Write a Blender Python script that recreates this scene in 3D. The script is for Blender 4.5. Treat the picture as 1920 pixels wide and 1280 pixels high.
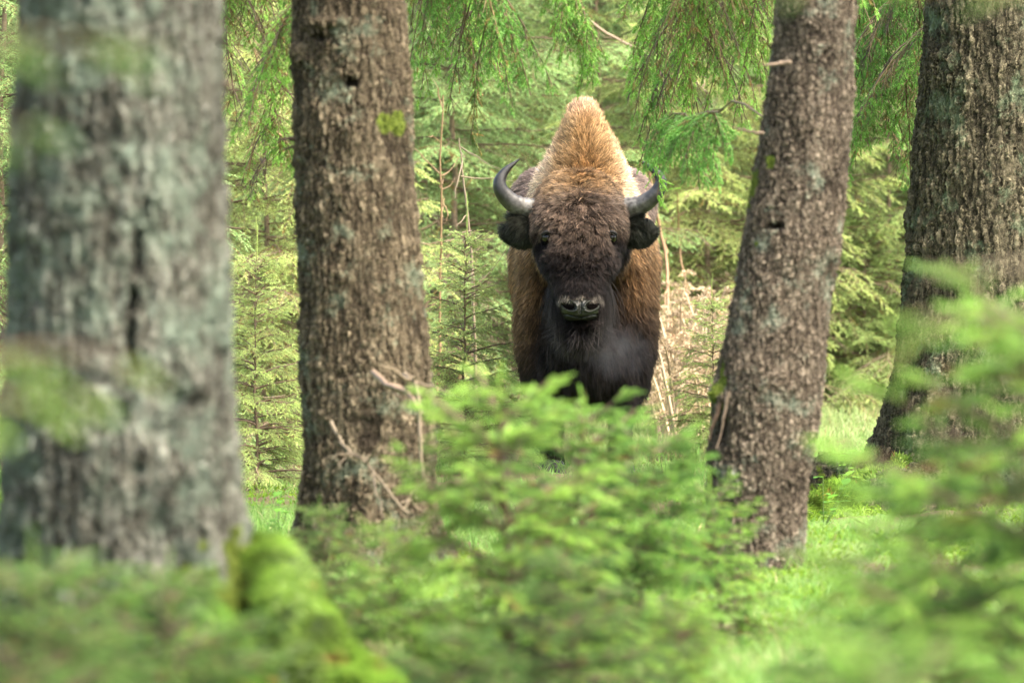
import bpy, math, random
import numpy as np
from mathutils import Vector

# ------------------------------------------------------------------ camera, sky, sun, exposure
for o in list(bpy.data.objects):
    bpy.data.objects.remove(o)
SC = bpy.context.scene
COL = SC.collection
EYE = 1.3
FPX = 200.0 / 36.0 * 1920.0
HORIZON = 385.0
cam_d = bpy.data.cameras.new('camera')
cam_d.lens = 200.0
cam_d.sensor_width = 36.0
cam_d.clip_start = 0.5
cam_d.clip_end = 2000.0
cam_d.dof.use_dof = True
cam_d.dof.focus_distance = 26.4
cam_d.dof.aperture_fstop = 3.8
cam = bpy.data.objects.new('camera', cam_d)
COL.objects.link(cam)
cam.location = (0, 0, EYE)
cam.rotation_euler = (math.radians(90) - math.atan((640 - HORIZON) / FPX), 0, 0)
SC.camera = cam

SUN_EL, SUN_AZ = math.radians(60), math.radians(118)      # azimuth from +Y (away from the camera) towards +X
w = bpy.data.worlds.new('World')
SC.world = w
w.use_nodes = True
nt = w.node_tree
sky = nt.nodes.new('ShaderNodeTexSky')
sky.sky_type = 'NISHITA'
sky.sun_disc = False
sky.sun_elevation = SUN_EL
sky.sun_rotation = SUN_AZ
sky.air_density = 0.8
sky.dust_density = 4.0
sky.ozone_density = 0.3
bg = nt.nodes['Background']
bg.inputs['Strength'].default_value = 0.15
warm = nt.nodes.new('ShaderNodeMix')                 # the photo's white balance: a warm, leaf-filtered daylight
warm.data_type = 'RGBA'; warm.blend_type = 'MULTIPLY'; warm.inputs[0].default_value = 1.0
warm.inputs[7].default_value = (1.0, 0.955, 0.85, 1)
nt.links.new(sky.outputs[0], warm.inputs[6])
nt.links.new(warm.outputs[2], bg.inputs['Color'])
sd = bpy.data.lights.new('sun', 'SUN')
sd.energy = 2.0
sd.angle = math.radians(25)
sd.color = (1.0, 0.95, 0.86)
so = bpy.data.objects.new('sun', sd)
COL.objects.link(so)
sv = Vector((math.sin(SUN_AZ) * math.cos(SUN_EL), math.cos(SUN_AZ) * math.cos(SUN_EL), math.sin(SUN_EL)))
so.rotation_euler = sv.to_track_quat('Z', 'Y').to_euler()
so.location = (0, 0, 30)
SC.view_settings.view_transform = 'Standard'
SC.view_settings.look = 'None'
SC.view_settings.gamma = 1.0
SC.view_settings.exposure = 2.68

rng = np.random.default_rng(7)


# ------------------------------------------------------------------ helpers
def at(px, py, D):
    """a point of the place at distance D, given where the photo shows it"""
    return np.array([(px - 960) / FPX * D, D, EYE - (py - HORIZON) / FPX * D])


def nrm(v):
    return v / np.maximum(np.linalg.norm(v, axis=-1, keepdims=True), 1e-9)


def smooth(a, b, x):
    t = np.clip((x - a) / (b - a), 0, 1)
    return t * t * (3 - 2 * t)


def hash3(i, seed):
    h = (i[..., 0] * 73856093) ^ (i[..., 1] * 19349663) ^ (i[..., 2] * 83492791) ^ (seed * 2654435761)
    h = (h ^ (h >> 13)) * 1274126177 & 0xffffffff
    h = (h ^ (h >> 16)) * 2246822519 & 0xffffffff
    return ((h ^ (h >> 15)) & 0xffffff) / float(0xffffff)


def vnoise(p, seed=0):
    p = np.asarray(p, float)
    i = np.floor(p).astype(np.int64)
    f = p - i
    f = f * f * (3 - 2 * f)
    r = 0
    for dx in (0, 1):
        for dy in (0, 1):
            for dz in (0, 1):
                wgt = (f[..., 0] if dx else 1 - f[..., 0]) * (f[..., 1] if dy else 1 - f[..., 1]) * (f[..., 2] if dz else 1 - f[..., 2])
                r = r + wgt * hash3(i + np.array([dx, dy, dz]), seed)
    return r * 2 - 1


def tag(o, label=None, cat=None, group=None, kind=None):
    if label: o['label'] = label
    if cat: o['category'] = cat
    if group: o['group'] = group
    if kind: o['kind'] = kind
    return o


def empty(name, loc=(0, 0, 0), rz=0.0):
    o = bpy.data.objects.new(name, None)
    COL.objects.link(o)
    o.location = loc
    o.rotation_euler = (0, 0, rz)
    o.empty_display_size = 0.2
    return o


def mesh_obj(name, verts, faces, mat, parent=None, cols=None, smooth_shade=False, extra=None, normals=None):
    """faces: (n,3) or (n,4) array; cols: (nv,4) point colours"""
    verts = np.asarray(verts, np.float32)
    faces = np.asarray(faces, np.int32)
    me = bpy.data.meshes.new(name)
    k = faces.shape[1]
    me.vertices.add(len(verts))
    me.vertices.foreach_set('co', verts.ravel())
    me.loops.add(faces.size)
    me.loops.foreach_set('vertex_index', faces.ravel())
    me.polygons.add(len(faces))
    me.polygons.foreach_set('loop_start', np.arange(0, faces.size, k, dtype=np.int32))
    me.polygons.foreach_set('loop_total', np.full(len(faces), k, np.int32))
    if smooth_shade:
        me.polygons.foreach_set('use_smooth', np.ones(len(faces), bool))
    me.update(calc_edges=True)
    if cols is not None:
        a = me.color_attributes.new('col', 'FLOAT_COLOR', 'POINT')
        a.data.foreach_set('color', np.asarray(cols, np.float32).ravel())
    if extra:
        for n, v in extra.items():
            a = me.attributes.new(n, 'FLOAT', 'POINT')
            a.data.foreach_set('value', np.asarray(v, np.float32))
    if normals is not None:
        me.normals_split_custom_set_from_vertices(np.asarray(normals, np.float32))
    me.materials.append(mat)
    o = bpy.data.objects.new(name, me)
    COL.objects.link(o)
    if parent is not None: o.parent = parent
    return o


def copy_tree(o, parent=None):
    c = o.copy()
    COL.objects.link(c)
    c.parent = parent
    for ch in list(o.children):
        copy_tree(ch, c)
    return c


# ------------------------------------------------------------------ materials
def new_mat(name):
    m = bpy.data.materials.new(name)
    m.use_nodes = True
    n = m.node_tree
    b = n.nodes['Principled BSDF']
    return m, n, b


def N(nt, t, **kw):
    n = nt.nodes.new(t)
    for k, v in kw.items():
        if k.startswith('i_'):
            key = k[2:]
            n.inputs[int(key) if key.isdigit() else key.replace('_', ' ')].default_value = v
        else:
            setattr(n, k, v)
    return n


def leaf_mat(name, trans=0.45, rough=0.55, spec=0.3):
    m, n, b = new_mat(name)
    at_ = N(n, 'ShaderNodeAttribute', attribute_name='col')
    tr = N(n, 'ShaderNodeBsdfTranslucent')
    mx = N(n, 'ShaderNodeMixShader')
    ml = N(n, 'ShaderNodeMath', operation='MULTIPLY')
    ml.inputs[1].default_value = trans
    n.links.new(at_.outputs['Alpha'], ml.inputs[0])
    oi = N(n, 'ShaderNodeObjectInfo')
    mh = N(n, 'ShaderNodeMapRange', i_3=.498, i_4=.522); n.links.new(oi.outputs['Random'], mh.inputs[0])
    mv = N(n, 'ShaderNodeMapRange', i_3=1.15, i_4=.85); n.links.new(oi.outputs['Random'], mv.inputs[0])
    hs = N(n, 'ShaderNodeHueSaturation'); n.links.new(at_.outputs['Color'], hs.inputs['Color'])
    if trans > 0: n.links.new(mh.outputs[0], hs.inputs['Hue']); n.links.new(mv.outputs[0], hs.inputs['Value'])
    n.links.new(hs.outputs[0], b.inputs['Base Color'])
    b.inputs['Roughness'].default_value = rough
    b.inputs['Specular IOR Level'].default_value = spec
    n.links.new(hs.outputs[0], tr.inputs['Color'])
    n.links.new(ml.outputs[0], mx.inputs[0])
    n.links.new(b.outputs[0], mx.inputs[1])
    n.links.new(tr.outputs[0], mx.inputs[2])
    n.links.new(mx.outputs[0], n.nodes['Material Output'].inputs['Surface'])
    return m


NEEDLE = leaf_mat('spruce_needles', 0.46)
GRASSM = leaf_mat('grass_blades', 0.5, 0.5)


def bark_mat(name, c_dark, c_mid, c_light, lichen, lichen_amt, scale, disp, zs=0.5):
    m, n, b = new_mat(name)
    L = n.links
    tc = N(n, 'ShaderNodeTexCoord')
    # warp
    nz = N(n, 'ShaderNodeTexNoise', i_Scale=scale * 0.8, i_Detail=5.0, i_Roughness=0.7)
    L.new(tc.outputs['Object'], nz.inputs['Vector'])
    sub = N(n, 'ShaderNodeVectorMath', operation='SUBTRACT'); sub.inputs[1].default_value = (.5, .5, .5)
    L.new(nz.outputs['Color'], sub.inputs[0])
    sc_ = N(n, 'ShaderNodeVectorMath', operation='SCALE'); sc_.inputs['Scale'].default_value = 2.0 / scale
    L.new(sub.outputs[0], sc_.inputs[0])
    ad = N(n, 'ShaderNodeVectorMath', operation='ADD')
    L.new(tc.outputs['Object'], ad.inputs[0]); L.new(sc_.outputs[0], ad.inputs[1])
    mp = N(n, 'ShaderNodeMapping'); mp.inputs['Scale'].default_value = (1, 1, zs)
    L.new(ad.outputs[0], mp.inputs['Vector'])
    vo = N(n, 'ShaderNodeTexVoronoi', feature='DISTANCE_TO_EDGE', i_Scale=scale)
    L.new(mp.outputs[0], vo.inputs['Vector'])
    vc = N(n, 'ShaderNodeTexVoronoi', feature='F1', i_Scale=scale)
    L.new(mp.outputs[0], vc.inputs['Vector'])
    r1 = N(n, 'ShaderNodeMapRange', interpolation_type='SMOOTHSTEP', i_1=0.0, i_2=0.40)
    L.new(vo.outputs['Distance'], r1.inputs[0])
    n2 = N(n, 'ShaderNodeTexNoise', i_Scale=scale * 2.4, i_Detail=6.0, i_Roughness=0.65)
    L.new(mp.outputs[0], n2.inputs['Vector'])
    n3 = N(n, 'ShaderNodeTexNoise', i_Scale=5.0, i_Detail=5.0, i_Roughness=.6)
    L.new(tc.outputs['Object'], n3.inputs['Vector'])
    # height = plates*0.6 + cellrandom*0.2 + noise*0.5 + lumps
    sepc = N(n, 'ShaderNodeSeparateColor'); L.new(vc.outputs['Color'], sepc.inputs[0])
    def mul(a, f):
        x = N(n, 'ShaderNodeMath', operation='MULTIPLY'); x.inputs[1].default_value = f
        L.new(a, x.inputs[0]); return x.outputs[0]
    def add(a, c):
        x = N(n, 'ShaderNodeMath', operation='ADD'); L.new(a, x.inputs[0]); L.new(c, x.inputs[1]); return x.outputs[0]
    def mulv(a, c):
        x = N(n, 'ShaderNodeMath', operation='MULTIPLY'); L.new(a, x.inputs[0]); L.new(c, x.inputs[1]); return x.outputs[0]
    mp3 = N(n, 'ShaderNodeMapping'); mp3.inputs['Scale'].default_value = (1, 1, zs * .38)
    L.new(ad.outputs[0], mp3.inputs['Vector'])
    fu = N(n, 'ShaderNodeTexNoise', i_Scale=scale * 0.62, i_Detail=3.0, i_Roughness=0.6)
    L.new(mp3.outputs[0], fu.inputs['Vector'])
    fs = N(n, 'ShaderNodeMath', operation='SUBTRACT'); fs.inputs[1].default_value = .5; L.new(fu.outputs[0], fs.inputs[0])
    fa = N(n, 'ShaderNodeMath', operation='ABSOLUTE'); L.new(fs.outputs[0], fa.inputs[0])
    fr = N(n, 'ShaderNodeMapRange', interpolation_type='SMOOTHSTEP', i_1=0.0, i_2=0.075, i_3=.15, i_4=1.0); L.new(fa.outputs[0], fr.inputs[0])
    rp = N(n, 'ShaderNodeMapRange', i_1=0.0, i_2=1.0, i_3=.42, i_4=1.0); L.new(r1.outputs[0], rp.inputs[0])
    crk = mulv(rp.outputs[0], fr.outputs[0])
    plate = mulv(crk, add(mul(sepc.outputs[0], 0.35), mul(n3.outputs[0], 1.1)))
    h = add(mul(plate, 0.6), add(mul(n2.outputs[0], 0.55), mul(n3.outputs[0], 0.8)))
    dp = N(n, 'ShaderNodeDisplacement', i_Midlevel=0.9, i_Scale=disp)
    L.new(h, dp.inputs['Height'])
    L.new(dp.outputs[0], n.nodes['Material Output'].inputs['Displacement'])
    # colour
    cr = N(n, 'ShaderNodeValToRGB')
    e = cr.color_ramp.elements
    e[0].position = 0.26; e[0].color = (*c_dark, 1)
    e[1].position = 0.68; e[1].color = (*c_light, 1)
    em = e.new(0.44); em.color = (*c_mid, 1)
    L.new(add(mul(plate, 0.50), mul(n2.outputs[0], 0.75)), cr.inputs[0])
    # plate tint
    tint = N(n, 'ShaderNodeHueSaturation', i_Saturation=1.0)
    L.new(add(mul(sepc.outputs[1], 0.35), mul(n3.outputs[0], 1.5)), tint.inputs['Value'])
    L.new(cr.outputs[0], tint.inputs['Color'])
    # fine vertical fibres and broad weathering
    mp2 = N(n, 'ShaderNodeMapping'); mp2.inputs['Scale'].default_value = (1, 1, .12)
    L.new(tc.outputs['Object'], mp2.inputs['Vector'])
    nf = N(n, 'ShaderNodeTexNoise', i_Scale=scale * 4.5, i_Detail=4.0, i_Roughness=0.7)
    L.new(mp2.outputs[0], nf.inputs['Vector'])
    nb = N(n, 'ShaderNodeTexNoise', i_Scale=2.2, i_Detail=2.0)
    L.new(mp2.outputs[0], nb.inputs['Vector'])
    tint2 = N(n, 'ShaderNodeHueSaturation')
    L.new(add(mul(nf.outputs[0], 0.9), mul(nb.outputs[0], 1.1)), tint2.inputs['Value'])
    L.new(tint.outputs[0], tint2.inputs['Color'])
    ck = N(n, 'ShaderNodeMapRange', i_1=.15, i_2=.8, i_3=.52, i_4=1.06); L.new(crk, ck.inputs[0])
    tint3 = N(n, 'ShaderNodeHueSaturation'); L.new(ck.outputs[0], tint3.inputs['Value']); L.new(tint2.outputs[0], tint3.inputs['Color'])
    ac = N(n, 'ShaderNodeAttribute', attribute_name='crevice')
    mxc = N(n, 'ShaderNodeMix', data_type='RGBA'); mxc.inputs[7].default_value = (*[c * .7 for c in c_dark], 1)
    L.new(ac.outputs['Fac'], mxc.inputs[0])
    # lichen
    n4 = N(n, 'ShaderNodeTexNoise', i_Scale=5.5, i_Detail=9.0, i_Roughness=0.72)
    L.new(tc.outputs['Object'], n4.inputs['Vector'])
    mr = N(n, 'ShaderNodeMapRange', i_1=0.62 - lichen_amt * 0.16, i_2=0.70 - lichen_amt * 0.12)
    L.new(n4.outputs[0], mr.inputs[0])
    lm = mulv(mr.outputs[0], add(mul(n2.outputs[0], 0.9), mul(r1.outputs[0], 0.35)))
    la = N(n, 'ShaderNodeMath', operation='MULTIPLY', use_clamp=True); la.inputs[1].default_value = 0.95
    L.new(lm, la.inputs[0])
    mx = N(n, 'ShaderNodeMix', data_type='RGBA')
    mx.inputs[7].default_value = (*lichen, 1)
    L.new(la.outputs[0], mx.inputs[0]); L.new(tint3.outputs[0], mxc.inputs[6]); L.new(mxc.outputs[2], mx.inputs[6])
    # moss attribute
    am = N(n, 'ShaderNodeAttribute', attribute_name='moss')
    mm = N(n, 'ShaderNodeMath', operation='ADD')
    L.new(am.outputs['Fac'], mm.inputs[0])
    L.new(mul(n2.outputs[0], 0.9), mm.inputs[1])
    mr2 = N(n, 'ShaderNodeMapRange', i_1=0.78, i_2=0.98)
    L.new(mm.outputs[0], mr2.inputs[0])
    mc = N(n, 'ShaderNodeValToRGB')
    mc.color_ramp.elements[0].color = (0.03, 0.045, 0.008, 1); mc.color_ramp.elements[1].color = (0.17, 0.22, 0.03, 1)
    mc.color_ramp.elements[0].position = 0.3; mc.color_ramp.elements[1].position = 0.75
    L.new(n2.outputs[0], mc.inputs[0])
    mx2 = N(n, 'ShaderNodeMix', data_type='RGBA')
    L.new(mr2.outputs[0], mx2.inputs[0]); L.new(mx.outputs[2], mx2.inputs[6]); L.new(mc.outputs[0], mx2.inputs[7])
    L.new(mx2.outputs[2], b.inputs['Base Color'])
    b.inputs['Roughness'].default_value = 0.92
    b.inputs['Specular IOR Level'].default_value = 0.15
    m.displacement_method = 'BOTH'
    return m


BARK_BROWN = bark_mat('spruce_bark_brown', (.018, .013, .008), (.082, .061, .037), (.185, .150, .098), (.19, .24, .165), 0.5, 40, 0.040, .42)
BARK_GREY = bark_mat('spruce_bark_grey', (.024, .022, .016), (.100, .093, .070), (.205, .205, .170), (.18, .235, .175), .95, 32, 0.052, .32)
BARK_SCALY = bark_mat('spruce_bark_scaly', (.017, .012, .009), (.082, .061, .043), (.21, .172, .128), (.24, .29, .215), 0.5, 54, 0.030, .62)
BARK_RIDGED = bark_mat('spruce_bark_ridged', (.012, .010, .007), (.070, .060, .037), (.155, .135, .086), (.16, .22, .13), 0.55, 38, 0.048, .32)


def plain_mat(name, col, rough=0.8, noise=0.0, nscale=20, spec=0.3):
    m, n, b = new_mat(name)
    if noise:
        tc = N(n, 'ShaderNodeTexCoord')
        nz = N(n, 'ShaderNodeTexNoise', i_Scale=nscale, i_Detail=6.0)
        n.links.new(tc.outputs['Object'], nz.inputs['Vector'])
        mr = N(n, 'ShaderNodeMapRange', i_1=0.3, i_2=0.7, i_3=1 - noise, i_4=1 + noise)
        n.links.new(nz.outputs[0], mr.inputs[0])
        hs = N(n, 'ShaderNodeHueSaturation'); hs.inputs['Color'].default_value = (*col, 1)
        n.links.new(mr.outputs[0], hs.inputs['Value'])
        n.links.new(hs.outputs[0], b.inputs['Base Color'])
        bp = N(n, 'ShaderNodeBump', i_Strength=0.5, i_Distance=0.01)
        n.links.new(nz.outputs[0], bp.inputs['Height']); n.links.new(bp.outputs[0], b.inputs['Normal'])
    else:
        b.inputs['Base Color'].default_value = (*col, 1)
    b.inputs['Roughness'].default_value = rough
    b.inputs['Specular IOR Level'].default_value = spec
    return m


# ------------------------------------------------------------------ plant builder
BARK_C = np.array([.11, .07, .045])
DEAD_C = np.array([.17, .12, .08])
G_NEW = np.array([.22, .42, .07])
G_MID = np.array([.15, .30, .055])
G_OLD = np.array([.09, .17, .04])


class Plant:
    """collects leafy shoots and twig segments and builds them as ONE mesh"""
    def __init__(self, seed=1):
        self.r = np.random.default_rng(seed)
        self.V = []; self.F = []; self.C = []; self.nv = 0

    def _add(self, v, f, c):
        self.V.append(v); self.F.append(f + self.nv); self.C.append(c); self.nv += len(v)

    def segs(self, A, B, ra, rb, col):
        A = np.atleast_2d(A); B = np.atleast_2d(B); n = len(A)
        if n == 0: return
        ra = np.broadcast_to(ra, n)[:, None, None]; rb = np.broadcast_to(rb, n)[:, None, None]
        d = nrm(B - A)
        up = np.where(np.abs(d[:, 2:3]) > .9, [[1., 0, 0]], [[0, 0, 1.]])
        u = nrm(np.cross(d, up)); v = np.cross(d, u)
        k = 4
        an = np.arange(k) * 2 * np.pi / k
        ring = u[:, None, :] * np.cos(an)[None, :, None] + v[:, None, :] * np.sin(an)[None, :, None]
        P = np.concatenate([A[:, None] + ring * ra, B[:, None] + ring * rb], 1).reshape(-1, 3)
        f = []
        for i in range(k):
            j = (i + 1) % k
            f += [[i, j, k + j], [i, k + j, k + i]]
        F = (np.array(f)[None] + (np.arange(n) * 2 * k)[:, None, None]).reshape(-1, 3)
        c = np.broadcast_to(np.asarray(col), (n, 3))
        C = np.concatenate([np.repeat(c, 2 * k, 0), np.zeros((n * 2 * k, 1))], 1)
        self._add(P, F, C)

    def path(self, pts, r0, r1, col):
        pts = np.asarray(pts); n = len(pts)
        rr = np.linspace(r0, r1, n)
        self.segs(pts[:-1], pts[1:], rr[:-1], rr[1:], col)

    def shoots(self, B, D, Ln, col, nper=26, nl=.017, nw=.0019, ang=50):
        n = len(B)
        if n == 0: return
        r = self.r
        D = nrm(D)
        up = np.where(np.abs(D[:, 2:3]) > .92, [[1., 0, 0]], [[0, 0, 1.]])
        u = nrm(np.cross(D, up)); v = np.cross(u, D)
        t = (np.arange(nper) + .5) / nper
        T = t[None] + r.uniform(-.02, .02, (n, nper))
        ph = (np.arange(nper) * 2.39996)[None] + r.uniform(0, 6.28, (n, 1))
        a = np.radians(ang) * (1 - .55 * T) * r.uniform(.75, 1.2, (n, nper))
        side = u[:, None] * np.cos(ph)[..., None] + v[:, None] * (np.sin(ph) * .75 + .18)[..., None]
        side = nrm(side)
        nd = D[:, None] * np.cos(a)[..., None] + side * np.sin(a)[..., None]
        base = B[:, None] + D[:, None] * (T * Ln[:, None])[..., None]
        ln = nl * r.uniform(.75, 1.15, (n, nper)) * (1 - .25 * T)
        wv = nrm(np.cross(nd, side + r.normal(0, .5, side.shape))) * nw
        tip = base + nd * ln[..., None]
        mid = base + nd * (ln * .45)[..., None]
        P = np.stack([base, mid + wv, tip, mid - wv], 2).reshape(-1, 3)
        m = n * nper
        q = np.arange(m)[:, None] * 4
        F = np.concatenate([q + [0, 1, 2], q + [0, 2, 3]], 0)
        c = np.broadcast_to(np.asarray(col, float), (n, 3))
        cc = c[:, None] * r.uniform(.8, 1.2, (n, nper, 1))
        C = np.concatenate([np.repeat(cc.reshape(-1, 3), 4, 0), np.ones((m * 4, 1))], 1)
        self._add(P, F, C)
        self.segs(B, B + D * Ln[:, None] * .95, .0016, .0008, np.array([.16, .12, .04]))

    def branch(self, p0, dh, L, rise=.1, droop=.25, w2=.35, dens=22, hang=.12, cols=(G_NEW, G_MID, G_OLD),
               dead=0.0, r0=None, s3=.06, sp3=.035, nper=24, nl=.017, nw=.0019, tipup=0.05, start=.12, flat=.9, ang2=52, deadcol=None):
        """main axis from p0, horizontally along dh; side twigs fan out (hang>0: they droop)"""
        r = self.r
        p0 = np.asarray(p0, float)
        dh = nrm(np.asarray(dh, float))
        K = 14
        t = np.linspace(0, 1, K)
        wob = np.cumsum(r.normal(0, .012 * L, (K, 3)), 0) * .6
        wob[0] = 0
        P = p0 + dh * (L * t)[:, None] + np.array([0, 0, 1.]) * (L * (rise * t - droop * t ** 2 + tipup * t ** 4))[:, None] + wob
        DC = DEAD_C if deadcol is None else deadcol
        tw = (BARK_C if r.random() > dead else DC) * r.uniform(.8, 1.2)
        if r0 is None: r0 = .004 + .009 * L
        self.path(P, r0, .0018, tw)
        M = max(6, int(L * dens * (1 - start)))
        tj = np.sort(start + (1 - start) * (np.arange(M) + r.uniform(0, 1, M)) / M)
        x = tj * (K - 1); i = np.minimum(x.astype(int), K - 2); f = (x - i)[:, None]
        pj = P[i] * (1 - f) + P[i + 1] * f
        tg = nrm(P[i + 1] - P[i])
        s = np.where(np.arange(M) % 2, 1., -1.)[:, None]
        side = nrm(np.cross(tg, [0, 0, 1.])) * s
        a2 = np.radians(ang2) * (1 - .55 * tj ** 2)[:, None]
        d2 = nrm(tg * np.cos(a2) + side * np.sin(a2) * flat + np.array([0, 0, -1.]) * hang + r.normal(0, .12, (M, 3)))
        l2 = w2 * (np.minimum(1, .35 + tj * 2.2) * (1 - tj) ** .7 + .12) * r.uniform(.6, 1.15, M)
        alive = r.random(M) > dead * np.clip(1.6 - 1.4 * tj, .1, 1)
        # secondary axis curve: slight droop
        dr = np.array([0, 0, -1.]) * (hang * .5 + .10)
        def sec(u):
            return pj + d2 * (l2 * u)[:, None] + dr * (l2 * u * u)[:, None]
        a_ = sec(np.zeros(M)); b_ = sec(np.full(M, .5)); c_ = sec(np.ones(M))
        tcol = np.where(alive[:, None], tw[None], DC[None] * r.uniform(.6, 1.1, (M, 1)))
        self.segs(a_, b_, .0022, .0017, tcol); self.segs(b_, c_, .0017, .001, tcol)
        nmax = max(2, int(np.max(l2) / sp3))
        B = []; Dd = []; Ls = []; Cc = []; dB = []; dE = []
        for k in range(nmax + 1):
            u = (k + .5) * sp3 / l2
            ok = u < 1
            if k == nmax: u = np.full(M, .93); ok = np.ones(M, bool)
            b = sec(np.minimum(u, 1.)); tg2 = nrm(d2 + dr * (2 * u)[:, None])
            for sg in (-1, 1):
                if k == nmax and sg == 1: continue
                lat = nrm(np.cross(tg2, np.array([0, 0, 1.]) + tg[:] * .01)) * sg
                an = np.radians(40) if k < nmax else 0
                dd = nrm(tg2 * math.cos(an) + lat * math.sin(an) + np.array([0, 0, -1.]) * hang * .4 + r.normal(0, .13, (M, 3)))
                ll = s3 * r.uniform(.6, 1.25, M) * (1.1 - .35 * u)
                sel = ok & alive & (r.random(M) < .93)
                mixn = np.clip(u * .5 + tj * .5 + r.normal(0, .22, M), 0, 1)[:, None]
                c = np.where(mixn > .5, cols[1] + (cols[0] - cols[1]) * (mixn - .5) * 2, cols[2] + (cols[1] - cols[2]) * mixn * 2)
                br = r.random(M) < (.02 + dead * .15)
                c = np.where(br[:, None], np.array([.22, .15, .05]), c)
                B.append(b[sel]); Dd.append(dd[sel]); Ls.append(ll[sel]); Cc.append(c[sel])
                ds = ok & ~alive & (r.random(M) < .8)
                dB.append(b[ds]); dE.append((b + dd * ll[:, None] * 1.3)[ds])
        B = np.concatenate(B); Dd = np.concatenate(Dd); Ls = np.concatenate(Ls); Cc = np.concatenate(Cc)
        self.shoots(B, Dd, Ls, Cc * r.uniform(.8, 1.15), nper, nl, nw)
        dB = np.concatenate(dB); dE = np.concatenate(dE)
        if len(dB): self.segs(dB, dE, .0014, .0008, DC * .8)
        return P

    def build(self, name, parent, mat=None):
        return mesh_obj(name, np.concatenate(self.V), np.concatenate(self.F), mat or NEEDLE, parent, np.concatenate(self.C))


def tube(pts, radii, n=24, ridges=None, seed=0):
    """closed tapering tube: verts, quads"""
    pts = np.asarray(pts, float); radii = np.asarray(radii, float)
    m = len(pts)
    tg = nrm(np.gradient(pts, axis=0))
    u = nrm(np.cross(tg, np.array([0.03, 1., 0.02])))
    v = np.cross(tg, u)
    an = np.arange(n) * 2 * np.pi / n
    rr = radii[:, None] * np.ones(n)
    if ridges is not None: rr = rr * ridges(an[None], np.arange(m)[:, None] / (m - 1))
    V = pts[:, None] + (u[:, None] * np.cos(an)[None, :, None] + v[:, None] * np.sin(an)[None, :, None]) * rr[..., None]
    i = np.arange(m - 1)[:, None] * n + np.arange(n)[None]
    j = np.arange(m - 1)[:, None] * n + (np.arange(n)[None] + 1) % n
    F = np.stack([i, j, j + n, i + n], -1).reshape(-1, 4)
    return V.reshape(-1, 3), F


def spline(keys, n):
    """Catmull-Rom through keys (rows of any width)"""
    k = np.asarray(keys, float)
    k = np.vstack([2 * k[0] - k[1], k, 2 * k[-1] - k[-2]])
    m = len(k) - 3
    t = np.linspace(0, m - 1e-6, n)
    i = t.astype(int); f = (t - i)[:, None]
    a, b, c, d = k[i], k[i + 1], k[i + 2], k[i + 3]
    return .5 * ((2 * b) + (c - a) * f + (2 * a - 5 * b + 4 * c - d) * f ** 2 + (3 * b - a - 3 * c + d) * f ** 3)


# ------------------------------------------------------------------ ground
def gh(x, y):
    x = np.asarray(x, float); y = np.asarray(y, float)
    z = .05 * np.sin(x * 1.3 + .7) * np.cos(y * .9) + .03 * np.sin(x * 2.9 + y * 1.7) + .02 * np.sin(y * 3.1 - x)
    z = z + .07 * np.clip(y - 38, 0, 400) * (y < 400)
    return z * np.clip((y + 20) / 10, 0, 1) - .02


def build_ground():
    ys = np.concatenate([[-160, -100, -30], np.arange(-10, 6, 1.), np.arange(6, 40, .12), np.arange(40, 80, 1.), [90, 110, 130, 160]])
    xs = np.concatenate([[-160, -120, -80, -40], np.arange(-20, -6, 1.), np.arange(-6, 6, .12), np.arange(6, 21, 1.), [40, 80, 120, 160]])
    X, Y = np.meshgrid(xs, ys)
    Z = gh(X, Y) + .015 * vnoise(np.stack([X * 4, Y * 4, X * 0], -1), 3) + .012 * vnoise(np.stack([X * 9, Y * 9, X * 0], -1), 4)
    V = np.stack([X, Y, Z], -1).reshape(-1, 3)
    nx, ny = len(xs), len(ys)
    i = (np.arange(ny - 1)[:, None] * nx + np.arange(nx - 1)[None])
    F = np.stack([i, i + 1, i + 1 + nx, i + nx], -1).reshape(-1, 4)
    m, n, b = new_mat('forest_floor')
    tc = N(n, 'ShaderNodeTexCoord')
    a = N(n, 'ShaderNodeTexNoise', i_Scale=1.3, i_Detail=8.0, i_Roughness=.65)
    c = N(n, 'ShaderNodeTexNoise', i_Scale=60.0, i_Detail=5.0, i_Roughness=.7)
    n.links.new(tc.outputs['Object'], a.inputs['Vector']); n.links.new(tc.outputs['Object'], c.inputs['Vector'])
    r1 = N(n, 'ShaderNodeValToRGB')
    r1.color_ramp.elements[0].color = (.05, .09, .012, 1); r1.color_ramp.elements[1].color = (.17, .28, .04, 1)
    n.links.new(c.outputs[0], r1.inputs[0])
    r2 = N(n, 'ShaderNodeValToRGB')
    r2.color_ramp.elements[0].color = (.05, .032, .016, 1); r2.color_ramp.elements[1].color = (.22, .14, .07, 1)
    n.links.new(c.outputs[0], r2.inputs[0])
    mr = N(n, 'ShaderNodeMapRange', i_1=.50, i_2=.60)
    n.links.new(a.outputs[0], mr.inputs[0])
    mx = N(n, 'ShaderNodeMix', data_type='RGBA')
    n.links.new(mr.outputs[0], mx.inputs[0]); n.links.new(r1.outputs[0], mx.inputs[6]); n.links.new(r2.outputs[0], mx.inputs[7])
    n.links.new(mx.outputs[2], b.inputs['Base Color'])
    b.inputs['Roughness'].default_value = .95
    bp = N(n, 'ShaderNodeBump', i_Strength=1.0, i_Distance=.03)
    n.links.new(c.outputs[0], bp.inputs['Height']); n.links.new(bp.outputs[0], b.inputs['Normal'])
    g = mesh_obj('ground', V, F, m, smooth_shade=True)
    tag(g, kind='structure')


build_ground()


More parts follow.
